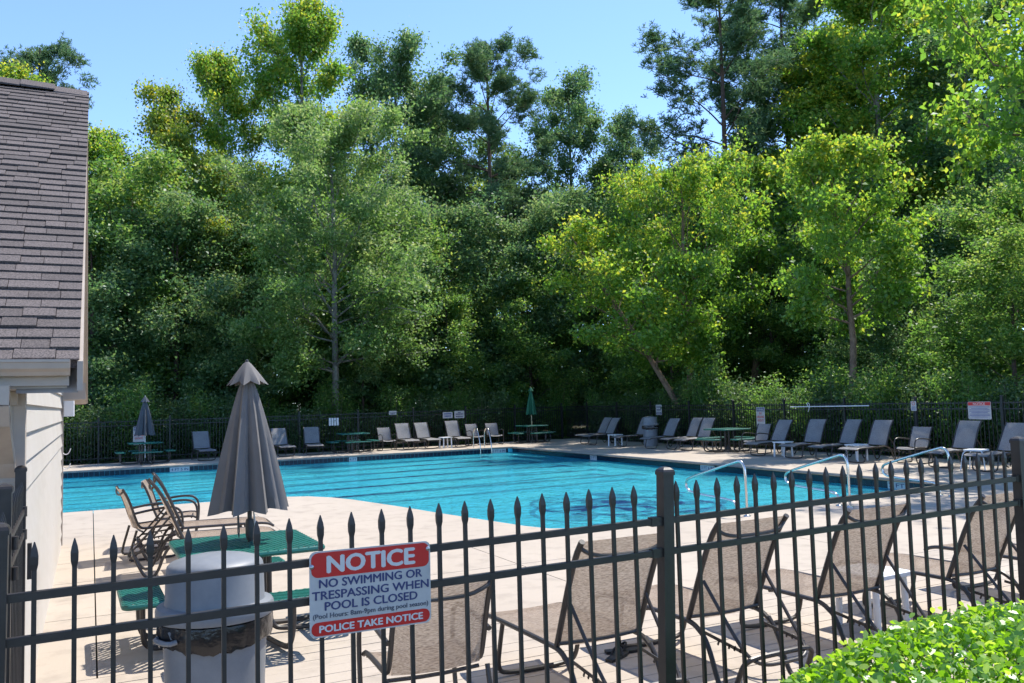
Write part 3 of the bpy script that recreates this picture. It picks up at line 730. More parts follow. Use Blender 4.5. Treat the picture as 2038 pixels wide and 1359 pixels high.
def make_table():
    t = thing('picnic_table', 'x', 'picnic table')
    def top(name, x0, x1, y0, y1, z, pitch, rim, par):
        o = MB().tube([(x, y, z-.018) for x, y in rrect(x0, x1, y0, y1, .05)], .022, 8, closed=True).build(name, 'green_metal', par, True)
        b = MB(); mesh_bars(b, x0, x1, y0, y1, z, pitch); tag(b.build('expanded_metal', 'green_metal', o), kind='stuff')
        b = MB(); 
        for k in (-.25, .25): b.bar((x0, y0+(y1-y0)*(.5+k), z-.02), (x1, y0+(y1-y0)*(.5+k), z-.02), .03, .012)
        b.build('stiffener', 'green_metal', o)
        return o
    top('table_top', -.53, .53, -.53, .53, .745, .042, .03, t)
    for k in range(4):
        a = math.pi/2*k; c, s = math.cos(a), math.sin(a)
        bench = link('bench', None, t); bench.rotation_euler = (0,0,a)
        top('bench_seat', .66, .94, -.47, .47, .445, .034, .03, bench)
        for yy in (-.22, .22):
            MB().tube([(.80,yy,.42),(.80,yy,.20),(.78,yy*.9,.06),(.66,yy*.8,.03),(.30,yy*.5,.03),(.20,yy*.45,.06),(.18,yy*.45,.20),(.18,yy*.45,.72)], .0215, 8, smooth=2).build('leg', 'frame', bench, True)
    MB().lathe([(.001,.0),(.17,.0),(.17,.05),(.045,.07),(.03,.20),(.028,.20)], 16).build('umbrella_base', 'pole_dark', t, True)
    return t
TB = make_table()
def table(x, y, rz, label, group=None): return put(TB, USED, (x, y, 0), rz, label, group)
table(1.16, 7.50, R(1), 'green expanded metal picnic table holding the big grey umbrella')
table(1.72, 32.75, R(2), 'green picnic table under the small closed grey umbrella at the back fence')
table(9.2, 32.9, R(-1), 'green picnic table without umbrella beside the pale tree trunk')
table(17.15, 33.0, R(3), 'green picnic table holding the closed green umbrella')
table(18.5, 21.9, R(1), 'green picnic table without umbrella among the long row of chaises')

# ------------------------------------------------------------------ umbrellas
def umbrella(x, y, z0, z1, r_, cm, pm, label, nf=8, seed=1, zb=.1):
    t = thing('patio_umbrella', label, 'umbrella', (x, y, 0)); rnd = random.Random(seed)
    ph = [rnd.uniform(-.16, .16) for _ in range(nf)]; am = [rnd.uniform(.75, 1.25) for _ in range(nf)]
    H = z1-z0
    def fold(a, u):
        k = a/(2*math.pi)*nf; i = int(k) % nf; f = k-int(k)
        d = abs(2*((f+ph[i]*math.sin(math.pi*f)) % 1)-1)                     # 1 at rib, 0 in the tuck
        return 1-(.46*am[i]*(1-d**1.3)+.05*math.sin(5*math.pi*f+9*ph[i]))*(.35+.65*min(1, u*1.6))
    N = nf*10; rows = 26; V = []; Fc = []
    for i in range(rows+1):
        u = i/rows; rr = r_*(.10+.90*(u**.80)) if u < .86 else r_*(.10+.90*(u**.80))
        for k in range(N):
            a = 2*math.pi*k/N; fo = fold(a, u); kk = a/(2*math.pi)*nf; f = abs(2*(kk % 1)-1)
            zz = z1-.10*H-(.90*H)*u
            if u > .86: zz += (u-.86)/.14*(-.055*H*0+.075*H*(1-f)*.35)
            V.append((rr*fo*math.cos(a), rr*fo*math.sin(a), zz))
    for i in range(rows): Fc += [(i*N+k, i*N+(k+1) % N, (i+1)*N+(k+1) % N, (i+1)*N+k) for k in range(N)]
    MB().add(V, Fc).build('canopy', cm, t, True)
    V = []; Fc = []; rows = 9
    for i in range(rows+1):
        u = i/rows; rr = r_*(.05+.46*u**.9)
        for k in range(N):
            a = 2*math.pi*k/N+.2; kk = k/10; f = abs(2*(kk % 1)-1)
            fo = 1-.30*(1-f**1.4)*u; zz = z1-.160*H*u+.030*H*u*u*(1-f)
            V.append((rr*fo*math.cos(a), rr*fo*math.sin(a), zz))
    for i in range(rows): Fc += [(i*N+k, i*N+(k+1) % N, (i+1)*N+(k+1) % N, (i+1)*N+k) for k in range(N)]
    Fc.append(tuple(range(N)))
    MB().add(V, Fc).build('vent_cap', cm, t, True)
    MB().lathe([(.019, zb), (.019, z1-.02)], 12).build('pole', pm, t, True)
    MB().lathe([(.001, z1+.022), (.012, z1+.018), (.016, z1+.006), (.013, z1-.012)], 10).build('finial', pm, t, True)
    return t
u = umbrella(1.22, 7.55, 1.0, 2.265, .345, 'canopy', 'pole_dark', 'large closed grey umbrella rising from the green table by the trash can', seed=4)
u.rotation_euler = (0, R(-.6), R(14))
MB().lathe([(.022,.76),(.026,.765),(.036,.80),(.038,.90),(.034,.92),(.030,.935),(.021,.94)], 14).build('sleeve', 'pole_dark', u, True)
MB().tube([(.02,-.03,1.02),(.026,-.04,.96),(.034,-.045,.88),(.028,-.04,.87),(.022,-.035,.93),(.02,-.03,1.02)], .004, 6).build('pull_cord', 'white_plastic', u, True)
MB().tube([(-.17,-.16,1.08),(-.172,-.165,.86),(-.165,-.165,.82),(-.160,-.165,.87),(-.165,-.16,1.05)], .005, 6).build('tie_strap', 'pole_dark', u, True)
umbrella(1.72, 32.75, .98, 2.36, .34, 'canopy_dark', 'hook_white', 'small closed grey umbrella in front of the back fence shrubs', seed=9)
umbrella(17.15, 33.0, 1.20, 2.40, .25, 'canopy_green', 'pole_tan', 'closed green umbrella at the back corner of the pool', seed=12)

# ------------------------------------------------------------------ trash cans
def make_can():
    t = thing('trash_can', 'x', 'trash can')
    def ribs(a, u): return 1+.010*math.cos(a*4)*(1 if .06 < u < .9 else 0)
    MB().lathe([(.22,.02),(.235,.0),(.255,.02),(.262,.25),(.272,.50),(.280,.66),(.281,.70),(.292,.705),(.295,.74),(.288,.755),(.27,.757)], 48, fold=ribs).build('body', 'can', t, True)
    for k in range(4):
        a = R(45+90*k)
        o = MB().tube([(-.10,0,.10),(-.10,0,.56),(-.06,0,.60),(.06,0,.60),(.10,0,.56),(.10,0,.10)], .008, 6, smooth=2).build('moulded_rib', 'can', t, True)
        o.rotation_euler = (R(-3), 0, a); o.location = (.262*math.sin(a)*1.0, -.262*math.cos(a)*1.0, 0)
    for s in (-1, 1): MB().tube([(s*.285,-.09,.70),(s*.325,-.07,.69),(s*.325,.07,.69),(s*.285,.09,.70)], .014, 8, smooth=1).build('handle', 'can', t, True)
    rnd = random.Random(2); N = 64; V = []; Fc = []
    for i, (r_, z) in enumerate(((.278,.775),(.299,.765),(.304,.72),(.301,.68),(.296,.645),(.290,.64))):
        for k in range(N):
            a = 2*math.pi*k/N; V.append(((r_+rnd.uniform(-.006,.010)+.006*math.sin(7*a))*math.cos(a), (r_+rnd.uniform(-.006,.010)+.006*math.sin(7*a))*math.sin(a), z+(rnd.uniform(-.012,.012) if i > 2 else 0)+.012*math.sin(3*a+i)*(i > 2)))
    for i in range(5): Fc += [(i*N+k, i*N+(k+1) % N, (i+1)*N+(k+1) % N, (i+1)*N+k) for k in range(N)]
    MB().add(V, Fc).build('bag', 'bag', t, True)
    lid = link('lid', None, t)
    MB().lathe([(.285,.775),(.312,.775),(.318,.785),(.318,.830),(.310,.845),(.272,.855),(.268,.865),(.263,1.035),(.257,1.06),(.24,1.078),(.19,1.094),(.13,1.106),(.06,1.113),(.001,1.115)], 48).build('dome', 'can', lid, True)
    return t
TC = make_can()
put(TC, USED, (.62, 5.02, 0), R(25), 'large grey domed trash can just inside the near fence', None, .97)
put(TC, USED, (18.75, 26.5, 0), R(100), 'grey domed trash can standing among the far chaises')

# ------------------------------------------------------------------ side tables
def make_side():
    t = thing('side_table', 'x', 'side table')
    MB().prism(rrect(-.23, .23, -.23, .23, .06), .405, .435).build('table_top', 'white_plastic', t, True)
    for sx_ in (-1, 1):
        for sy_ in (-1, 1): MB().tube([(sx_*.17,sy_*.17,.41),(sx_*.18,sy_*.18,0)], .026, 10).build('leg', 'white_plastic', t, True)
    return t
def make_side2():
    t = thing('side_table', 'x', 'side table')
    MB().prism(rrect(-.22, .22, -.22, .22, .08), .43, .462).build('table_top', 'white_plastic', t, True)
    for sx_ in (-1, 1):
        for sy_ in (-1, 1): MB().tube([(sx_*.14,sy_*.14,.44),(sx_*.20,sy_*.20,.40),(sx_*.225,sy_*.225,.30),(sx_*.26,sy_*.26,0)], .014, 8, smooth=2).build('leg', 'white_plastic', t, True)
    return t
ST = make_side(); ST2 = make_side2()
def side(x, y, rz, label, p=None): return put(p or ST, USED, (x, y, 0), rz, label)
side(5.62, 5.0, R(4), 'white side table behind the near chaises beside the hedge')
side(12.95, 32.55, R(5), 'white side table between two chaises at the back fence')
side(18.1, 27.9, R(10), 'white side table between the first chaises of the long row')
side(18.15, 19.05, R(8), 'white side table beside the WARNING sign armchair and chaise')
side(18.35, 16.55, R(0), 'white thick legged side table under the end of the hook pole')
side(18.0, 12.85, R(15), 'white side table with splayed thin legs under the red topped sign', ST2)

# ------------------------------------------------------------------ far rows of loungers
random.seed(17)
J = lambda a=3: R(random.uniform(-a, a))
BG = 'chaises lined up along the back fence'
for x, lb in ((3.75, 'shade-greyed sling chaise at the back fence, alone next to the small grey umbrella table'),
              (6.55, 'shade-greyed sling chaise at the back fence, first of a pair before the pale tree trunk'),
              (7.55, 'shade-greyed sling chaise at the back fence, right beside the bare picnic table'),
              (11.45, 'shade-greyed sling chaise at the back fence, right next to a small armchair'),
              (12.35, 'shade-greyed sling chaise at the back fence, touching the white side table'),
              (13.6, 'shade-greyed sling chaise at the back fence, under the two white signs')):
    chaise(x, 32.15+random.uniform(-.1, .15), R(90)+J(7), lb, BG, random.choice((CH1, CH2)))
for x, lb in ((10.65, 'shade-greyed armchair between the bare picnic table and a chaise'), (14.5, 'shade-greyed armchair just behind the pool ladder'), (15.35, 'shade-greyed armchair at the back fence past the pool ladder')):
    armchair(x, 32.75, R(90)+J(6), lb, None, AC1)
RG = 'chaises lined up along the shaded side fence'
for y, lb in ((29.9, 'shade-greyed chaise heading the long row, nearest the green umbrella'), (29.0, 'shade-greyed chaise second in the long row from the green umbrella'), (27.15, 'shade-greyed chaise just before the far trash can'),
              (25.2, 'shade-greyed chaise right after the far trash can'), (24.3, 'shade-greyed chaise in the middle of three between trash can and picnic table'), (23.35, 'shade-greyed chaise right beside the bare picnic table in the row'),
              (19.75, 'shade-greyed chaise beside the WARNING sign armchair'), (18.25, 'shade-greyed chaise under the hooked end of the white pole'), (17.3, 'shade-greyed chaise under the middle of the white pole'),
              (16.05, 'shade-greyed chaise under the corded end of the white pole'), (13.7, 'shade-greyed chaise in front of the red topped notice sign'), (12.45, 'shade-greyed chaise next to the splayed leg side table, last in the row')):
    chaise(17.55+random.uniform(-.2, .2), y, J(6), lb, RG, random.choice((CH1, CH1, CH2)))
for y, lb in ((20.6, 'shade-greyed armchair in front of the WARNING no lifeguard sign'), (14.95, 'shade-greyed armchair between two chaises under the tiny white sign')):
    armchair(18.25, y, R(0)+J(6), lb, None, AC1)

# ------------------------------------------------------------------ far signs
def far_sign(name, label, c, w_, h_, rz, parts, lines):
    o = thing(name, label, 'sign', c, rz)
    plate('board', rrect(-w_/2, w_/2, -h_/2, h_/2, min(w_, h_)*.07), 0, .006, 'sign_white', o)
    for x0, x1, z0, z1, m in parts: plate('panel', [(x0,z0),(x1,z0),(x1,z1),(x0,z1)], -.002, -.0004, m, o)
    for s, z, wd, hh, m in lines:
        if s == '#':                                    # a line of print too small to read: broken strokes
            b = MB(); x = -wd; k = 0
            while x < wd-.01:
                l_ = (.035, .022, .05, .03)[k % 4]; b.box(x, min(x+l_, wd), -.0034, -.0026, z-hh, z+hh); x += l_+.010; k += 1
            b.build('small_print', m, o); continue
        text('lettering', s, .05, m, o, (0, -.0032, z), width=wd, height=hh, bold=.001)
    return o
FX, FY = 19.90, 34.94
NB = 'sign_navy'
o = far_sign('notice_sign', 'red topped white NOTICE sign on the shaded fence above two chaises', (FX, 14.05, 1.28), .62, .44, R(-90),
         [(-.30, .30, .125, .21, 'sign_red')], [('NOTICE', .167, .32, .06, 'sign_letter')])
b = MB()
for k in range(8):
    z = .09-k*.036; wd = .27-.05*(k % 3 == 1)
    b.box(-wd, wd, -.0025, -.0015, z-.006, z+.006)
b.build('small_print', 'sign_blue', o)
o = far_sign('no_entry_sign', 'tiny white sign with a red circle on the shaded fence', (FX, 15.95, 1.40), .17, .26, R(-90), [], [])
b = MB().add([(.05*math.cos(2*math.pi*k/20), -.002, .07+.05*math.sin(2*math.pi*k/20)) for k in range(20)]+[(.036*math.cos(2*math.pi*k/20), -.002, .07+.036*math.sin(2*math.pi*k/20)) for k in range(20)], [(k, (k+1) % 20, 20+(k+1) % 20, 20+k) for k in range(20)])
b.build('red_circle', 'sign_red', o)
b = MB()
for k in range(4): b.box(-.055, .055, -.002, -.001, -.02-k*.026-.005, -.02-k*.026+.005)
b.build('small_print', 'sign_blue', o)
def warning(c, rz, label):
    far_sign('warning_sign', label, c, .40, .68, rz, [(-.18, .18, .20, .32, NB), (-.18, .18, -.32, -.23, NB)],
             [('WARNING', .26, .33, .08, 'sign_letter'), ('NO', .135, .11, .07, 'sign_red'), ('LIFEGUARD', .02, .33, .075, 'sign_red'), ('ON DUTY', -.10, .28, .075, 'sign_red'), ('#', -.255, .15, .007, 'sign_letter'), ('#', -.288, .13, .007, 'sign_letter')])
warning((FX, 21.85, 1.06), R(-90), 'tall white and navy WARNING sign about lifeguards on the shaded fence')
warning((1.62, FY, .93), 0, 'tall white and navy WARNING sign half hidden by the small grey umbrella')
far_sign('rule_sign', 'white sign with two lines of blue print on the back fence', (14.03, FY, 1.28), .46, .27, 0, [], [('#', .06, .18, .026, 'sign_blue'), ('#', -.04, .15, .026, 'sign_blue')])
far_sign('rule_sign', 'white sign with three lines of dark print on the back fence', (14.58, FY, 1.29), .47, .32, 0, [], [('#', .09, .07, .022, NB), ('#', .02, .17, .026, NB), ('#', -.085, .17, .024, NB)])
far_sign('rule_sign', 'lone small white sign above the armchair on the back fence', (11.52, FY, 1.46), .33, .17, 0, [], [('#', 0, .12, .016, NB), ('#', -.045, .10, .012, NB)])
far_sign('rule_sign', 'white sign above the far trash can on the shaded fence', (FX, 27.5, 1.32), .38, .40, R(-90), [(-.17, .17, -.17, -.10, NB)], [('#', .11, .15, .024, NB), ('#', .0, .14, .024, NB), ('#', -.135, .12, .010, 'sign_letter')])
vb = thing('slat_board', 'small board of four pale upright slats before the pale tree trunk', 'board', (8.98, FY-.03, 1.18))
MB().box(-.22, .22, .004, .018, -.17, .17).build('backing', 'fence_far', vb)
for k in range(4): MB().box(-.21+k*.108, -.13+k*.108, -.012, .003, -.155, .155).build('slat', 'white_plastic', vb)
# ------------------------------------------------------------------ life hook pole on the fence
hp = thing('hook_pole', 'long white life hook pole hung level on the shaded fence', 'pole', (FX-.03, 0, 0))
MB().tube([(0,20.45,1.40),(0,17.40,1.42)], .016, 8).build('shaft', 'hook_white', hp, True)
MB().tube([(-.01,19.70,1.43),(-.02,19.74,1.50),(-.02,19.68,1.53),(-.02,19.62,1.48),(-.02,19.66,1.30),(-.02,19.70,1.25)], .010, 6, smooth=2).build('hook', 'hook_white', hp, True)
MB().tube([(0,17.38,1.42),(-.02,17.22,1.42),(-.02,17.12,1.30),(-.02,17.14,1.10),(-.02,17.30,.96)], .005, 6, smooth=2).build('cord', 'fence_far', hp, True)
MB().tube([(0,17.20,1.36),(-.02,17.08,1.28),(-.02,17.05,1.15)], .005, 6, smooth=2).build('cord', 'fence_far', hp, True)

# ------------------------------------------------------------------ pool rails and ladder
def make_rail():
    t = thing('grab_rail', 'x', 'handrail')
    MB().tube([(0,0,-.02),(0,0,.66),(0,.03,.78),(0,.10,.835),(0,.22,.81),(0,1.30,.50),(0,1.42,.43),(0,1.40,.30),(0,1.25,.245),(0,.40,.215),(0,.26,.19),(0,.22,.10),(0,.22,-.02)], .0215, 12, smooth=3).build('bent_tube', 'steel', t, True)
    for y in (0, .22): MB().lathe([(.024,.025),(.052,.010),(.058,.0)], 16, (0, y)).build('escutcheon', 'steel', t, True)
    return t
GR = make_rail()
put(GR, USED, (9.02, 10.30, 0), R(2), 'stainless grab rail at the pool edge beside the floor emblem')
put(GR, USED, (10.98, 10.10, 0), R(0), 'stainless grab rail in the middle of the three at the shallow end')
put(GR, USED, (13.35, 10.05, 0), R(0), 'stainless grab rail at the corner beside the 2 FT marker')
ld = thing('pool_ladder', 'stainless pool ladder with two arched rails at the back edge', 'ladder', (14.02, 31.0, 0))
for x in (-.24, .24): MB().tube([(x,.62,-.02),(x,.62,.55),(x,.52,.74),(x,.36,.79),(x,.20,.72),(x,.02,.35),(x,-.05,.05),(x,-.06,-.45)], .020, 10, smooth=2).build('rail', 'steel', ld, True)
for z in (-.30,): MB().box(-.24, .24, -.12, -.03, z, z+.03).build('tread', 'white_plastic', ld)
# sandals on the deck
sn = thing('sandals', 'pair of black sandals lying on the deck between the fence chaises', 'sandals', (3.42, 5.35, 0), R(20))
for k, (x, y, a) in enumerate(((0, 0, 10), (.13, .05, -35))):
    s_ = MB().prism([(px*1.0, py_) for px, py_ in [(-.13,-.03),(-.05,-.045),(.06,-.05),(.12,-.035),(.135,0),(.12,.03),(.05,.045),(-.05,.035),(-.13,.028)]], .002, .022).build('sole', 'sandal', sn)
    s_.location = (x, y, 0); s_.rotation_euler = (0,0,R(a))
    MB().tube([(-.01,-.045,.02),(.02,-.03,.06),(.03,0,.07),(.02,.03,.06),(-.01,.042,.02)], .009, 6, smooth=2).build('strap', 'sandal', s_)

# ------------------------------------------------------------------ vegetation
def leaf_mesh(name, m, C, size, rng, tint, up=.35, aspect=.55, dirs=None, jit=.3, oval_leaf=False):
    N = len(C)
    nrm = rng.normal(size=(N, 3)); nrm[:, 2] = np.abs(nrm[:, 2])*.6+up; nrm /= np.linalg.norm(nrm, axis=1)[:, None]
    d = rng.normal(size=(N, 3)) if dirs is None else dirs+rng.normal(size=(N, 3))*.5
    d[:, 2] -= .25
    d -= nrm*(d*nrm).sum(1)[:, None]; d /= np.linalg.norm(d, axis=1)[:, None]+1e-9
    s = np.cross(nrm, d); L = (size*(1+jit*rng.normal(size=N)).clip(.5, 1.7))[:, None]; W = L*aspect
    V = np.empty((N, 4, 3)); V[:, 0] = C-d*L*.5; V[:, 2] = C+d*L*.5
    fold = nrm*W*.18
    V[:, 1] = C+s*W*.5-d*L*.06+fold; V[:, 3] = C-s*W*.5-d*L*.06+fold
    if oval_leaf:
        V6 = np.empty((N, 6, 3)); V6[:, 0] = V[:, 0]; V6[:, 3] = V[:, 2]
        for i, (a_, b_) in ((1, (-.22, .46)), (2, (.22, .42)), (4, (.22, -.42)), (5, (-.22, -.46))): V6[:, i] = C+d*L*a_+s*W*b_+fold
        return quads(name, m, V6.reshape(-1, 3), N, tint, 6)
    return quads(name, m, V.reshape(-1, 3), N, tint)
def quads(name, m, V, N, tint, K=4):
    me = bpy.data.meshes.new(name); me.vertices.add(N*K); me.vertices.foreach_set('co', V.astype(np.float32).ravel())
    me.loops.add(N*K); me.loops.foreach_set('vertex_index', np.arange(N*K, dtype=np.int32))
    me.polygons.add(N); me.polygons.foreach_set('loop_start', np.arange(0, N*K, K, dtype=np.int32)); me.polygons.foreach_set('loop_total', np.full(N, K, dtype=np.int32))
    a = me.attributes.new('tint', 'FLOAT', 'FACE'); a.data.foreach_set('value', np.clip(tint, 0, 1).astype(np.float32))
    me.materials.append(M[m]); me.update(); me.validate(); return me
def skeleton(rng, H, base, prof, nl, nsub, wob=.15, lean=(0, 0), droop=0., upang=(15, 60), trunk_r=.16, qmin=.28):
    """trunk, limbs and twig ends of one tree; prof(t) is the crown radius at t in 0..1 between base and H"""
    tubes = []; ends = []; dirs = []
    n = 9; tz = np.linspace(0, H*.96, n); wx = np.cumsum(rng.normal(size=n))*wob*.4; wy = np.cumsum(rng.normal(size=n))*wob*.4
    wx -= wx[0]; wy -= wy[0]
    T = np.stack([wx+lean[0]*(tz/H)**1.2*H, wy+lean[1]*(tz/H)**1.2*H, tz], 1)
    tubes.append((T, [trunk_r*(1-.9*i/(n-1))**.8+.012 for i in range(n)]))
    def trunk_at(z):
        return np.array([np.interp(z, tz, T[:, 0]), np.interp(z, tz, T[:, 1]), z])
    az = rng.uniform(0, 6.28)
    for k in range(nl):
        t = (k+rng.uniform(.1, .9))/nl; z0 = base+(H-base)*t*.93; az += 2.4+rng.normal()*.35
        r = prof(t)*rng.uniform(.75, 1.12); el = R(upang[0]+(upang[1]-upang[0])*t+rng.normal()*8)
        zs = max(z0-r*math.sin(el)*.8, base*.75); p0 = trunk_at(zs)
        L = r/max(.62, math.cos(el)); d = np.array([math.cos(az)*math.cos(el), math.sin(az)*math.cos(el), math.sin(el)])
        pts = []
        for q in np.linspace(0, 1, 6):
            p = p0+d*L*q+np.array([0, 0, -droop*L*q*q+.08*L*q*(1-q)])+rng.normal(size=3)*.05*L*q; pts.append(p)
        pts = np.array(pts); lr = trunk_r*.30*(1-.6*t)
        tubes.append((pts, [lr*(1-.85*i/5)+.006 for i in range(6)]))
        for j in range(nsub):
            q = rng.uniform(qmin, 1.0); ip = q*5; i0 = min(int(ip), 4); p = pts[i0]+(pts[i0+1]-pts[i0])*(ip-i0)
            sd = d+rng.normal(size=3)*.75; sd[2] += .15; sd /= np.linalg.norm(sd); sl = r*rng.uniform(.18, .42)*(1.25-q*.5)
            e = p+sd*sl; e[2] -= droop*sl*.5
            if j % 2 == 0: tubes.append((np.array([p, p*.5+e*.5+rng.normal(size=3)*.03*sl, e]), [lr*.35+.004, lr*.22+.003, .004]))
            for f in (.45, .75, 1.0): ends.append(p+(e-p)*f); dirs.append(sd)
    return tubes, np.array(ends), np.array(dirs)
def tree_obj(name, H, base, prof, nl, nsub, nleaf, lsize, lm, bm_, seed, csig=.38, tints=(.35, .22), ctint=.2, toptint=.15, **kw):
    rng = np.random.default_rng(seed); asp = kw.pop('aspect', .58)
    tubes, E, D = skeleton(rng, H, base, prof, nl, nsub, **kw)
    b = MB()
    for i, (P, rs) in enumerate(tubes): b.tube([tuple(p) for p in P], rs, 9 if i == 0 else 5)
    t = thing(name, 'x', 'tree')
    tr = b.build('trunk', bm_, t, True)
    wts = np.repeat(rng.uniform(.05, 1.6, len(E)//3)**1.6, 3); idx = rng.choice(len(E), nleaf, p=wts/wts.sum())
    cs = csig*rng.uniform(.6, 1.4, len(E)); off = rng.normal(size=(nleaf, 3))*cs[idx][:, None]; off[:, 2] *= .62
    C = E[idx]+off; ct = rng.normal(size=len(E))*ctint
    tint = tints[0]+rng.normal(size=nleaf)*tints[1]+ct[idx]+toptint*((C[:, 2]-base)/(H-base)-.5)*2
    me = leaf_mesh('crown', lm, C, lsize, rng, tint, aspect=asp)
    link('crown', me, t); return t
def pine_obj(name, H, base, prof, nl, nsub, seed, ntuft=8, nn=14, nlen=.25):
    rng = np.random.default_rng(seed)
    tubes, E, D = skeleton(rng, H, base, prof, nl, nsub, wob=.06, droop=.10, upang=(0, 48), trunk_r=.23)
    b = MB()
    for i, (P, rs) in enumerate(tubes): b.tube([tuple(p) for p in P], rs, 9 if i == 0 else 5)
    t = thing(name, 'x', 'tree'); b.build('trunk', 'bark_pine', t, True)
    C = np.repeat(E, ntuft, 0)+rng.normal(size=(len(E)*ntuft, 3))*np.array([.30, .30, .17]); n = len(C); N = n*nn
    d = rng.normal(size=(N, 3)); d[:, 2] = d[:, 2]*.7+.45; d /= np.linalg.norm(d, axis=1)[:, None]
    A = np.repeat(C, nn, 0); L = nlen*rng.uniform(.7, 1.2, N)[:, None]; s = np.cross(d, rng.normal(size=(N, 3))); s /= np.linalg.norm(s, axis=1)[:, None]+1e-9
    w_ = .026; V = np.empty((N, 4, 3)); V[:, 0] = A-s*w_*.5; V[:, 1] = A+s*w_*.5; V[:, 2] = A+d*L+s*w_*.7; V[:, 3] = A+d*L-s*w_*.7
    tint = np.repeat(.4+rng.normal(size=n)*.2, nn)+rng.normal(size=N)*.12
    link('crown', quads('crown', 'leaf_pine', V.reshape(-1, 3), N, tint), t); return t
def dome(rm, k=.75, lo=.55):                      # rounded crown, widest below the middle
    return lambda t: rm*max(.12, (lo+(1-lo)*math.sin(math.pi*min(1, t/.7)*.5)) if t < .35 else rm*0+math.sqrt(max(0., 1-((t-.35)/.68)**2)))
def bowl(rm): return lambda t: rm*float(np.interp(t, (0, .15, .35, .55, .75, .9, 1), (.55, .85, 1, .97, .78, .5, .2)))
def oval(rm): return lambda t: rm*max(.15, math.sqrt(max(0, 1-((t-.45)/.60)**2)))
PROTO = {}
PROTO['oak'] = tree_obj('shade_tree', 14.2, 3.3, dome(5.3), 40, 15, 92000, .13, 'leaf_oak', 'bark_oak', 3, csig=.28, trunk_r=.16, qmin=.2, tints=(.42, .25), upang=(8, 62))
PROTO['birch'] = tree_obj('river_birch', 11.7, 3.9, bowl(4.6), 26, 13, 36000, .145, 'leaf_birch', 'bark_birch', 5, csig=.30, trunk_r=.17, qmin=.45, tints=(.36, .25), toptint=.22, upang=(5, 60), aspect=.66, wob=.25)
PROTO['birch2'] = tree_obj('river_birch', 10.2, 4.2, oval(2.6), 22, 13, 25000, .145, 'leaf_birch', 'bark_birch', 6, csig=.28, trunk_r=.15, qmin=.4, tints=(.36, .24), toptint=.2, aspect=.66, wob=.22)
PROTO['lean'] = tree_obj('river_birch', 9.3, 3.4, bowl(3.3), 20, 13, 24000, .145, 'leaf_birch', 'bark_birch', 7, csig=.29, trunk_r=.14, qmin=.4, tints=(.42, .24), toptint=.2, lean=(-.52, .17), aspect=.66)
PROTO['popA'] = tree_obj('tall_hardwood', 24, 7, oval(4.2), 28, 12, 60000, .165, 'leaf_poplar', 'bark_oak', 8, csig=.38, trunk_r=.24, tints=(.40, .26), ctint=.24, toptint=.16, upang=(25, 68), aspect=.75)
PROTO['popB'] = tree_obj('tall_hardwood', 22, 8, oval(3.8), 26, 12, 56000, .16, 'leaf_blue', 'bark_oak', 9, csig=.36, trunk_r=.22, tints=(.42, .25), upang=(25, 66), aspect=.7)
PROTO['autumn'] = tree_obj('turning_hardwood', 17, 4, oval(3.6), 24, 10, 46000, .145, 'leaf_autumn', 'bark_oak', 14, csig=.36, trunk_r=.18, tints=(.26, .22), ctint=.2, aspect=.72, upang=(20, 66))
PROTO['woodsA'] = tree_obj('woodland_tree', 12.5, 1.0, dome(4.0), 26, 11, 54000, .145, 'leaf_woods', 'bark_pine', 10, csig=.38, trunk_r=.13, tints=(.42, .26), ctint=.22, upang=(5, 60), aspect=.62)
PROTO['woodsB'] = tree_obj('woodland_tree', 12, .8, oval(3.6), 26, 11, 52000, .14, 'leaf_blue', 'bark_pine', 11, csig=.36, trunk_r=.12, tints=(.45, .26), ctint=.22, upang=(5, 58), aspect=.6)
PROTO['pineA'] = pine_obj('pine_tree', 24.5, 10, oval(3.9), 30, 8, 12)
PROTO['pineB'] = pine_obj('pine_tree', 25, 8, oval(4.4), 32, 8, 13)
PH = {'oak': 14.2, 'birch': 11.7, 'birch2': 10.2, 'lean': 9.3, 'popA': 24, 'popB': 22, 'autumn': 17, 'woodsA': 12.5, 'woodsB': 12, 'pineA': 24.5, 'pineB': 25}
rt = random.Random(4)
def tree(kind, x, y, top, label, group=None, rz=None, wide=1.0, z=None):
    z0 = hgt(x, y)-.05 if z is None else z; s = (top-z0)/PH[kind]
    return put(PROTO[kind], USED, (x, y, z0), rt.uniform(0, 6.28) if rz is None else rz, label, group, (s*wide, s*wide, s))
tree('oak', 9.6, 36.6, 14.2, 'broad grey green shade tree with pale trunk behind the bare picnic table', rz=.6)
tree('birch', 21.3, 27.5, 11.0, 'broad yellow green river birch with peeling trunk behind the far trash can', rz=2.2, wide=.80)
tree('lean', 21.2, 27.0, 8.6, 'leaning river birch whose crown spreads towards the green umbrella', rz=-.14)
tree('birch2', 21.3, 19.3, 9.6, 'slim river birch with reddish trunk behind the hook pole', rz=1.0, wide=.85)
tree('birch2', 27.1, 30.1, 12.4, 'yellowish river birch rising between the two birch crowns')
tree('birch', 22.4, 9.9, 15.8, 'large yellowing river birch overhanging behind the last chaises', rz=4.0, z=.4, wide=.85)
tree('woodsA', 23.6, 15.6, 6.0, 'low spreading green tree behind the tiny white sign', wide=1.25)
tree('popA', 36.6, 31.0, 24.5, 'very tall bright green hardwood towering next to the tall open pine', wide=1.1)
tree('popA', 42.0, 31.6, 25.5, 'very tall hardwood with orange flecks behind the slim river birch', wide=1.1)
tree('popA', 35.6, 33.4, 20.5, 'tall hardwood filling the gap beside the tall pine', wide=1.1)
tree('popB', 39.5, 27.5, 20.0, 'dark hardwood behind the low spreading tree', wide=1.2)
tree('pineB', 31.1, 35.9, 25.5, 'tall pine with open branches standing against the sky', rz=.3)
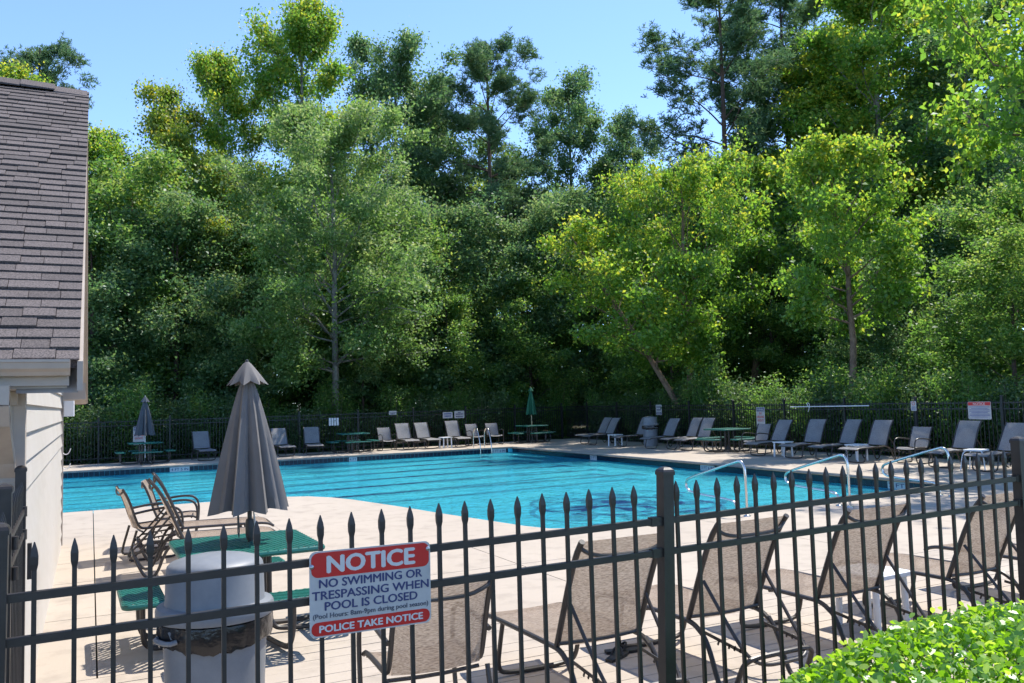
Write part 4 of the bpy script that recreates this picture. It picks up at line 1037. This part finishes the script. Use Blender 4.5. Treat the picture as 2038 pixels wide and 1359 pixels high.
tree('pineA', 37.1, 37.4, 27.5, 'tall pine behind the bright green hardwood')
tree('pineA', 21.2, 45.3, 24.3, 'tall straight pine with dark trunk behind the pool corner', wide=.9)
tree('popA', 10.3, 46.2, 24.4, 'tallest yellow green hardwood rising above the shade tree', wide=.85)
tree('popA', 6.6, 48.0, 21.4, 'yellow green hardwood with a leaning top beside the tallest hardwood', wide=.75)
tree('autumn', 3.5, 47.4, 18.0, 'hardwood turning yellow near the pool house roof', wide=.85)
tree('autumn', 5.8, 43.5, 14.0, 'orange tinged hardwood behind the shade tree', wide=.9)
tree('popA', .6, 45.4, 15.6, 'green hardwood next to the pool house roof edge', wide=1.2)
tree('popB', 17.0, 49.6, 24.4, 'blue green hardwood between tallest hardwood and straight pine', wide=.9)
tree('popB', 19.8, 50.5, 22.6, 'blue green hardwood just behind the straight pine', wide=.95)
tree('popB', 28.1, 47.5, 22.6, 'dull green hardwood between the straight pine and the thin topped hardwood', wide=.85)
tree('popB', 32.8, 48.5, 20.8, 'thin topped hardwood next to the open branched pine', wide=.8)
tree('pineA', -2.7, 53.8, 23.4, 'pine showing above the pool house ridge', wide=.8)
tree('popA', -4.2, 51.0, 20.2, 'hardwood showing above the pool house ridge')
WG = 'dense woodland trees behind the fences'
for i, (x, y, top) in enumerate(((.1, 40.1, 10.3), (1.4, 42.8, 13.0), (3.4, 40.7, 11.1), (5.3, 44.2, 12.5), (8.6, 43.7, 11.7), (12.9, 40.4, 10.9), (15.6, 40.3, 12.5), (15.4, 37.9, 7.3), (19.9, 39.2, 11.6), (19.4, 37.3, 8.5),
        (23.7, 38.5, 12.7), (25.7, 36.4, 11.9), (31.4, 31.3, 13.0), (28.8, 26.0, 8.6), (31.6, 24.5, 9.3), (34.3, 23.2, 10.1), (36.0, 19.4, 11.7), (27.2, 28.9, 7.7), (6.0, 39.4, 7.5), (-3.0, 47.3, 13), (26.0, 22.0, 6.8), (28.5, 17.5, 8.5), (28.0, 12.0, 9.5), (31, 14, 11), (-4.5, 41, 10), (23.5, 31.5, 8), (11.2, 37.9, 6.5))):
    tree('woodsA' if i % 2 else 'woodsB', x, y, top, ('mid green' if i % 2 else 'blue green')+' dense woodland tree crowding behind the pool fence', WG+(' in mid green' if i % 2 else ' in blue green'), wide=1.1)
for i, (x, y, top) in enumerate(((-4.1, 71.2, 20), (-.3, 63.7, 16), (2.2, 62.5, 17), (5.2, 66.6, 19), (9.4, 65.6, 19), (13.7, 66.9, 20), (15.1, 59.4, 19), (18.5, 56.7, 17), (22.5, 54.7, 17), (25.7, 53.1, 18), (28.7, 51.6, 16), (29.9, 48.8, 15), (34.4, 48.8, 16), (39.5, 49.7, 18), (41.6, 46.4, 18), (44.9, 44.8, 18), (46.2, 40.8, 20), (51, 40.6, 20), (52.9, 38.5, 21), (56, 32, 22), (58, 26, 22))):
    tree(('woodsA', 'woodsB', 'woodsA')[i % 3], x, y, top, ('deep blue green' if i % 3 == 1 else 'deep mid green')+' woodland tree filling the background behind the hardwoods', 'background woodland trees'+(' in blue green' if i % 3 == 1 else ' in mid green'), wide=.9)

# shrubs behind the fences
def shrub_obj(name, rx, rz_, nleaf, lsize, lm, seed, nst=26, csig=.16):
    rng = np.random.default_rng(seed); t = thing(name, 'x', 'shrub'); b = MB(); E = []
    for k in range(nst):
        a = rng.uniform(0, 6.28); rr = rx*math.sqrt(rng.uniform(.02, 1)); h_ = rz_*rng.uniform(.55, 1.08)*(1-.30*(rr/rx)**2)
        e = np.array([rr*math.cos(a), rr*math.sin(a), h_]); p0 = np.array([rr*.2*math.cos(a), rr*.2*math.sin(a), 0]); mdl = (p0+e)/2+rng.normal(size=3)*.06
        b.tube([tuple(p0), tuple(mdl), tuple(e)], [.014, .010, .005], 5)
        for f in np.linspace(.12, 1, 9): E.append(p0+(e-p0)*f+rng.normal(size=3)*.05)
    b.build('stem', 'twig', t); E = np.array(E); idx = rng.choice(len(E), nleaf)
    C = E[idx]+rng.normal(size=(nleaf, 3))*csig; C[:, 2] = np.abs(C[:, 2])
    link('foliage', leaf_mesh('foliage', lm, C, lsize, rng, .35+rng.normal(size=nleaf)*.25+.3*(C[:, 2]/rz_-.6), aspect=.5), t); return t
SH = [shrub_obj('fence_shrub', 1.15, 2.1, 11000, .10, 'leaf_shrub', 31), shrub_obj('fence_shrub', 1.0, 2.5, 11000, .095, 'leaf_woods', 32, csig=.2)]
rs_ = random.Random(6); k = 0
SG = 'dark shrubs outside the pool fence'
x = -7.5
while x < 20.5:
    s = rs_.uniform(.8, 1.15); put(SH[k % 2], USED, (x, 36.2+rs_.uniform(-.25, .5), -.05), rs_.uniform(0, 6.28), ('spreading' if k % 2 == 0 else 'upright')+' dark shrub behind the back fence under the shade tree row', SG+' at the back, '+('upright' if k % 2 else 'spreading'), (s, s, s*rs_.uniform(.85, 1.15))); k += 1; x += rs_.uniform(1.15, 1.6)
y = 9.0
while y < 35:
    s = rs_.uniform(.8, 1.15); put(SH[k % 2], USED, (21.3+rs_.uniform(-.2, .5), y, -.05), rs_.uniform(0, 6.28), ('spreading' if k % 2 == 0 else 'upright')+' dark shrub behind the fence of the long chaise row', SG+' at the side, '+('upright' if k % 2 else 'spreading'), (s, s, s*rs_.uniform(.9, 1.25))); k += 1; y += rs_.uniform(1.1, 1.5)

for i, (x, y) in enumerate(((-6, 43), (-2, 42), (2, 44.5), (4.5, 42), (8, 41), (11, 43), (13.5, 44), (17, 42), (21, 41.5), (23, 44), (26, 41), (28.5, 38), (30, 34), (26, 33), (31, 28), (30, 22), (27, 24.5), (25.5, 19), (27, 14), (31, 10), (33, 18), (15, 47), (6, 49))):
    s = rs_.uniform(1.5, 2.0); put(SH[1], USED, (x, y, hgt(x, y)-.05), rs_.uniform(0, 6.28), 'tall understory shrub deep among the woodland trunks', 'understory shrubs in the wood', (s, s, s))
# clipped hedge on the near side of the fence
hd = thing('clipped_hedge', 'bright green clipped hedge on the near side of the fence', 'hedge')
rng = np.random.default_rng(77)
def hedge_top(x, y):
    t = np.clip((x-2.25)/.9, 0, 1); e = np.clip((2.78-y)/.22, 0, 1)
    return (.685+.16*np.sqrt(t*(2-t))+.028*(x-3.3))-.10*(1-e)**2+.025*np.sin(3.1*x+1.3*y)+.022*np.sin(5.3*y-2*x)
N = 30000; X = rng.uniform(2.28, 6.6, N); Y = rng.uniform(1.15, 2.80, N); Zt = hedge_top(X, Y); dp = np.abs(rng.normal(size=N))*.055
C = np.stack([X, Y, Zt-dp], 1)
N2 = 9000; face = rng.uniform(0, 1, N2) < .6; Xs = np.where(face, rng.uniform(2.35, 6.6, N2), 2.35+rng.normal(size=N2)*.04); Ys = np.where(face, 2.80+rng.normal(size=N2)*.03, rng.uniform(1.15, 2.8, N2)); Zs = rng.uniform(0, 1, N2)*hedge_top(Xs, Ys)
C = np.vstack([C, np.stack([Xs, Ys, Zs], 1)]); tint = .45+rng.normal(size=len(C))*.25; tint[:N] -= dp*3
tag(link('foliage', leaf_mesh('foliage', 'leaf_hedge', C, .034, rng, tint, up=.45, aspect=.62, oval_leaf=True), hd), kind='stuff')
cr = MB(); cr.prism([(2.5,1.25),(6.5,1.25),(6.5,2.68),(2.5,2.68)], 0, .50); cr.build('inner_twigs', 'twig', hd)
lf = leaf_mesh('leaf', 'leaf_hedge', np.zeros((1, 3)), .038, np.random.default_rng(1), np.array([.6]), up=3, jit=0, aspect=.6, oval_leaf=True)
lf2 = leaf_mesh('leaf', 'leaf_hedge', np.zeros((1, 3)), .038, np.random.default_rng(2), np.array([.9]), up=3, jit=0, aspect=.56, oval_leaf=True)
for k in range(280):
    x = 2.4+1.9*rng.uniform(0, 1)**1.2; y = rng.uniform(1.9, 2.78)
    o = link('leaf', lf if k % 2 else lf2, hd, (x, y, float(hedge_top(x, y))+rng.uniform(.004, .03))); o.rotation_euler = (rng.normal()*.6, rng.normal()*.6, rng.uniform(0, 6.28)); s = rng.uniform(.7, 1.2); o.scale = (s, s, s)
for k in range(26):
    x = rng.uniform(2.4, 5.2); y = rng.uniform(2.2, 2.78); z = float(hedge_top(x, y)); MB().tube([(x,y,z-.12),(x+rng.normal()*.01,y,z+rng.uniform(.0,.03))], .0022, 5).build('twig', 'twig', hd)
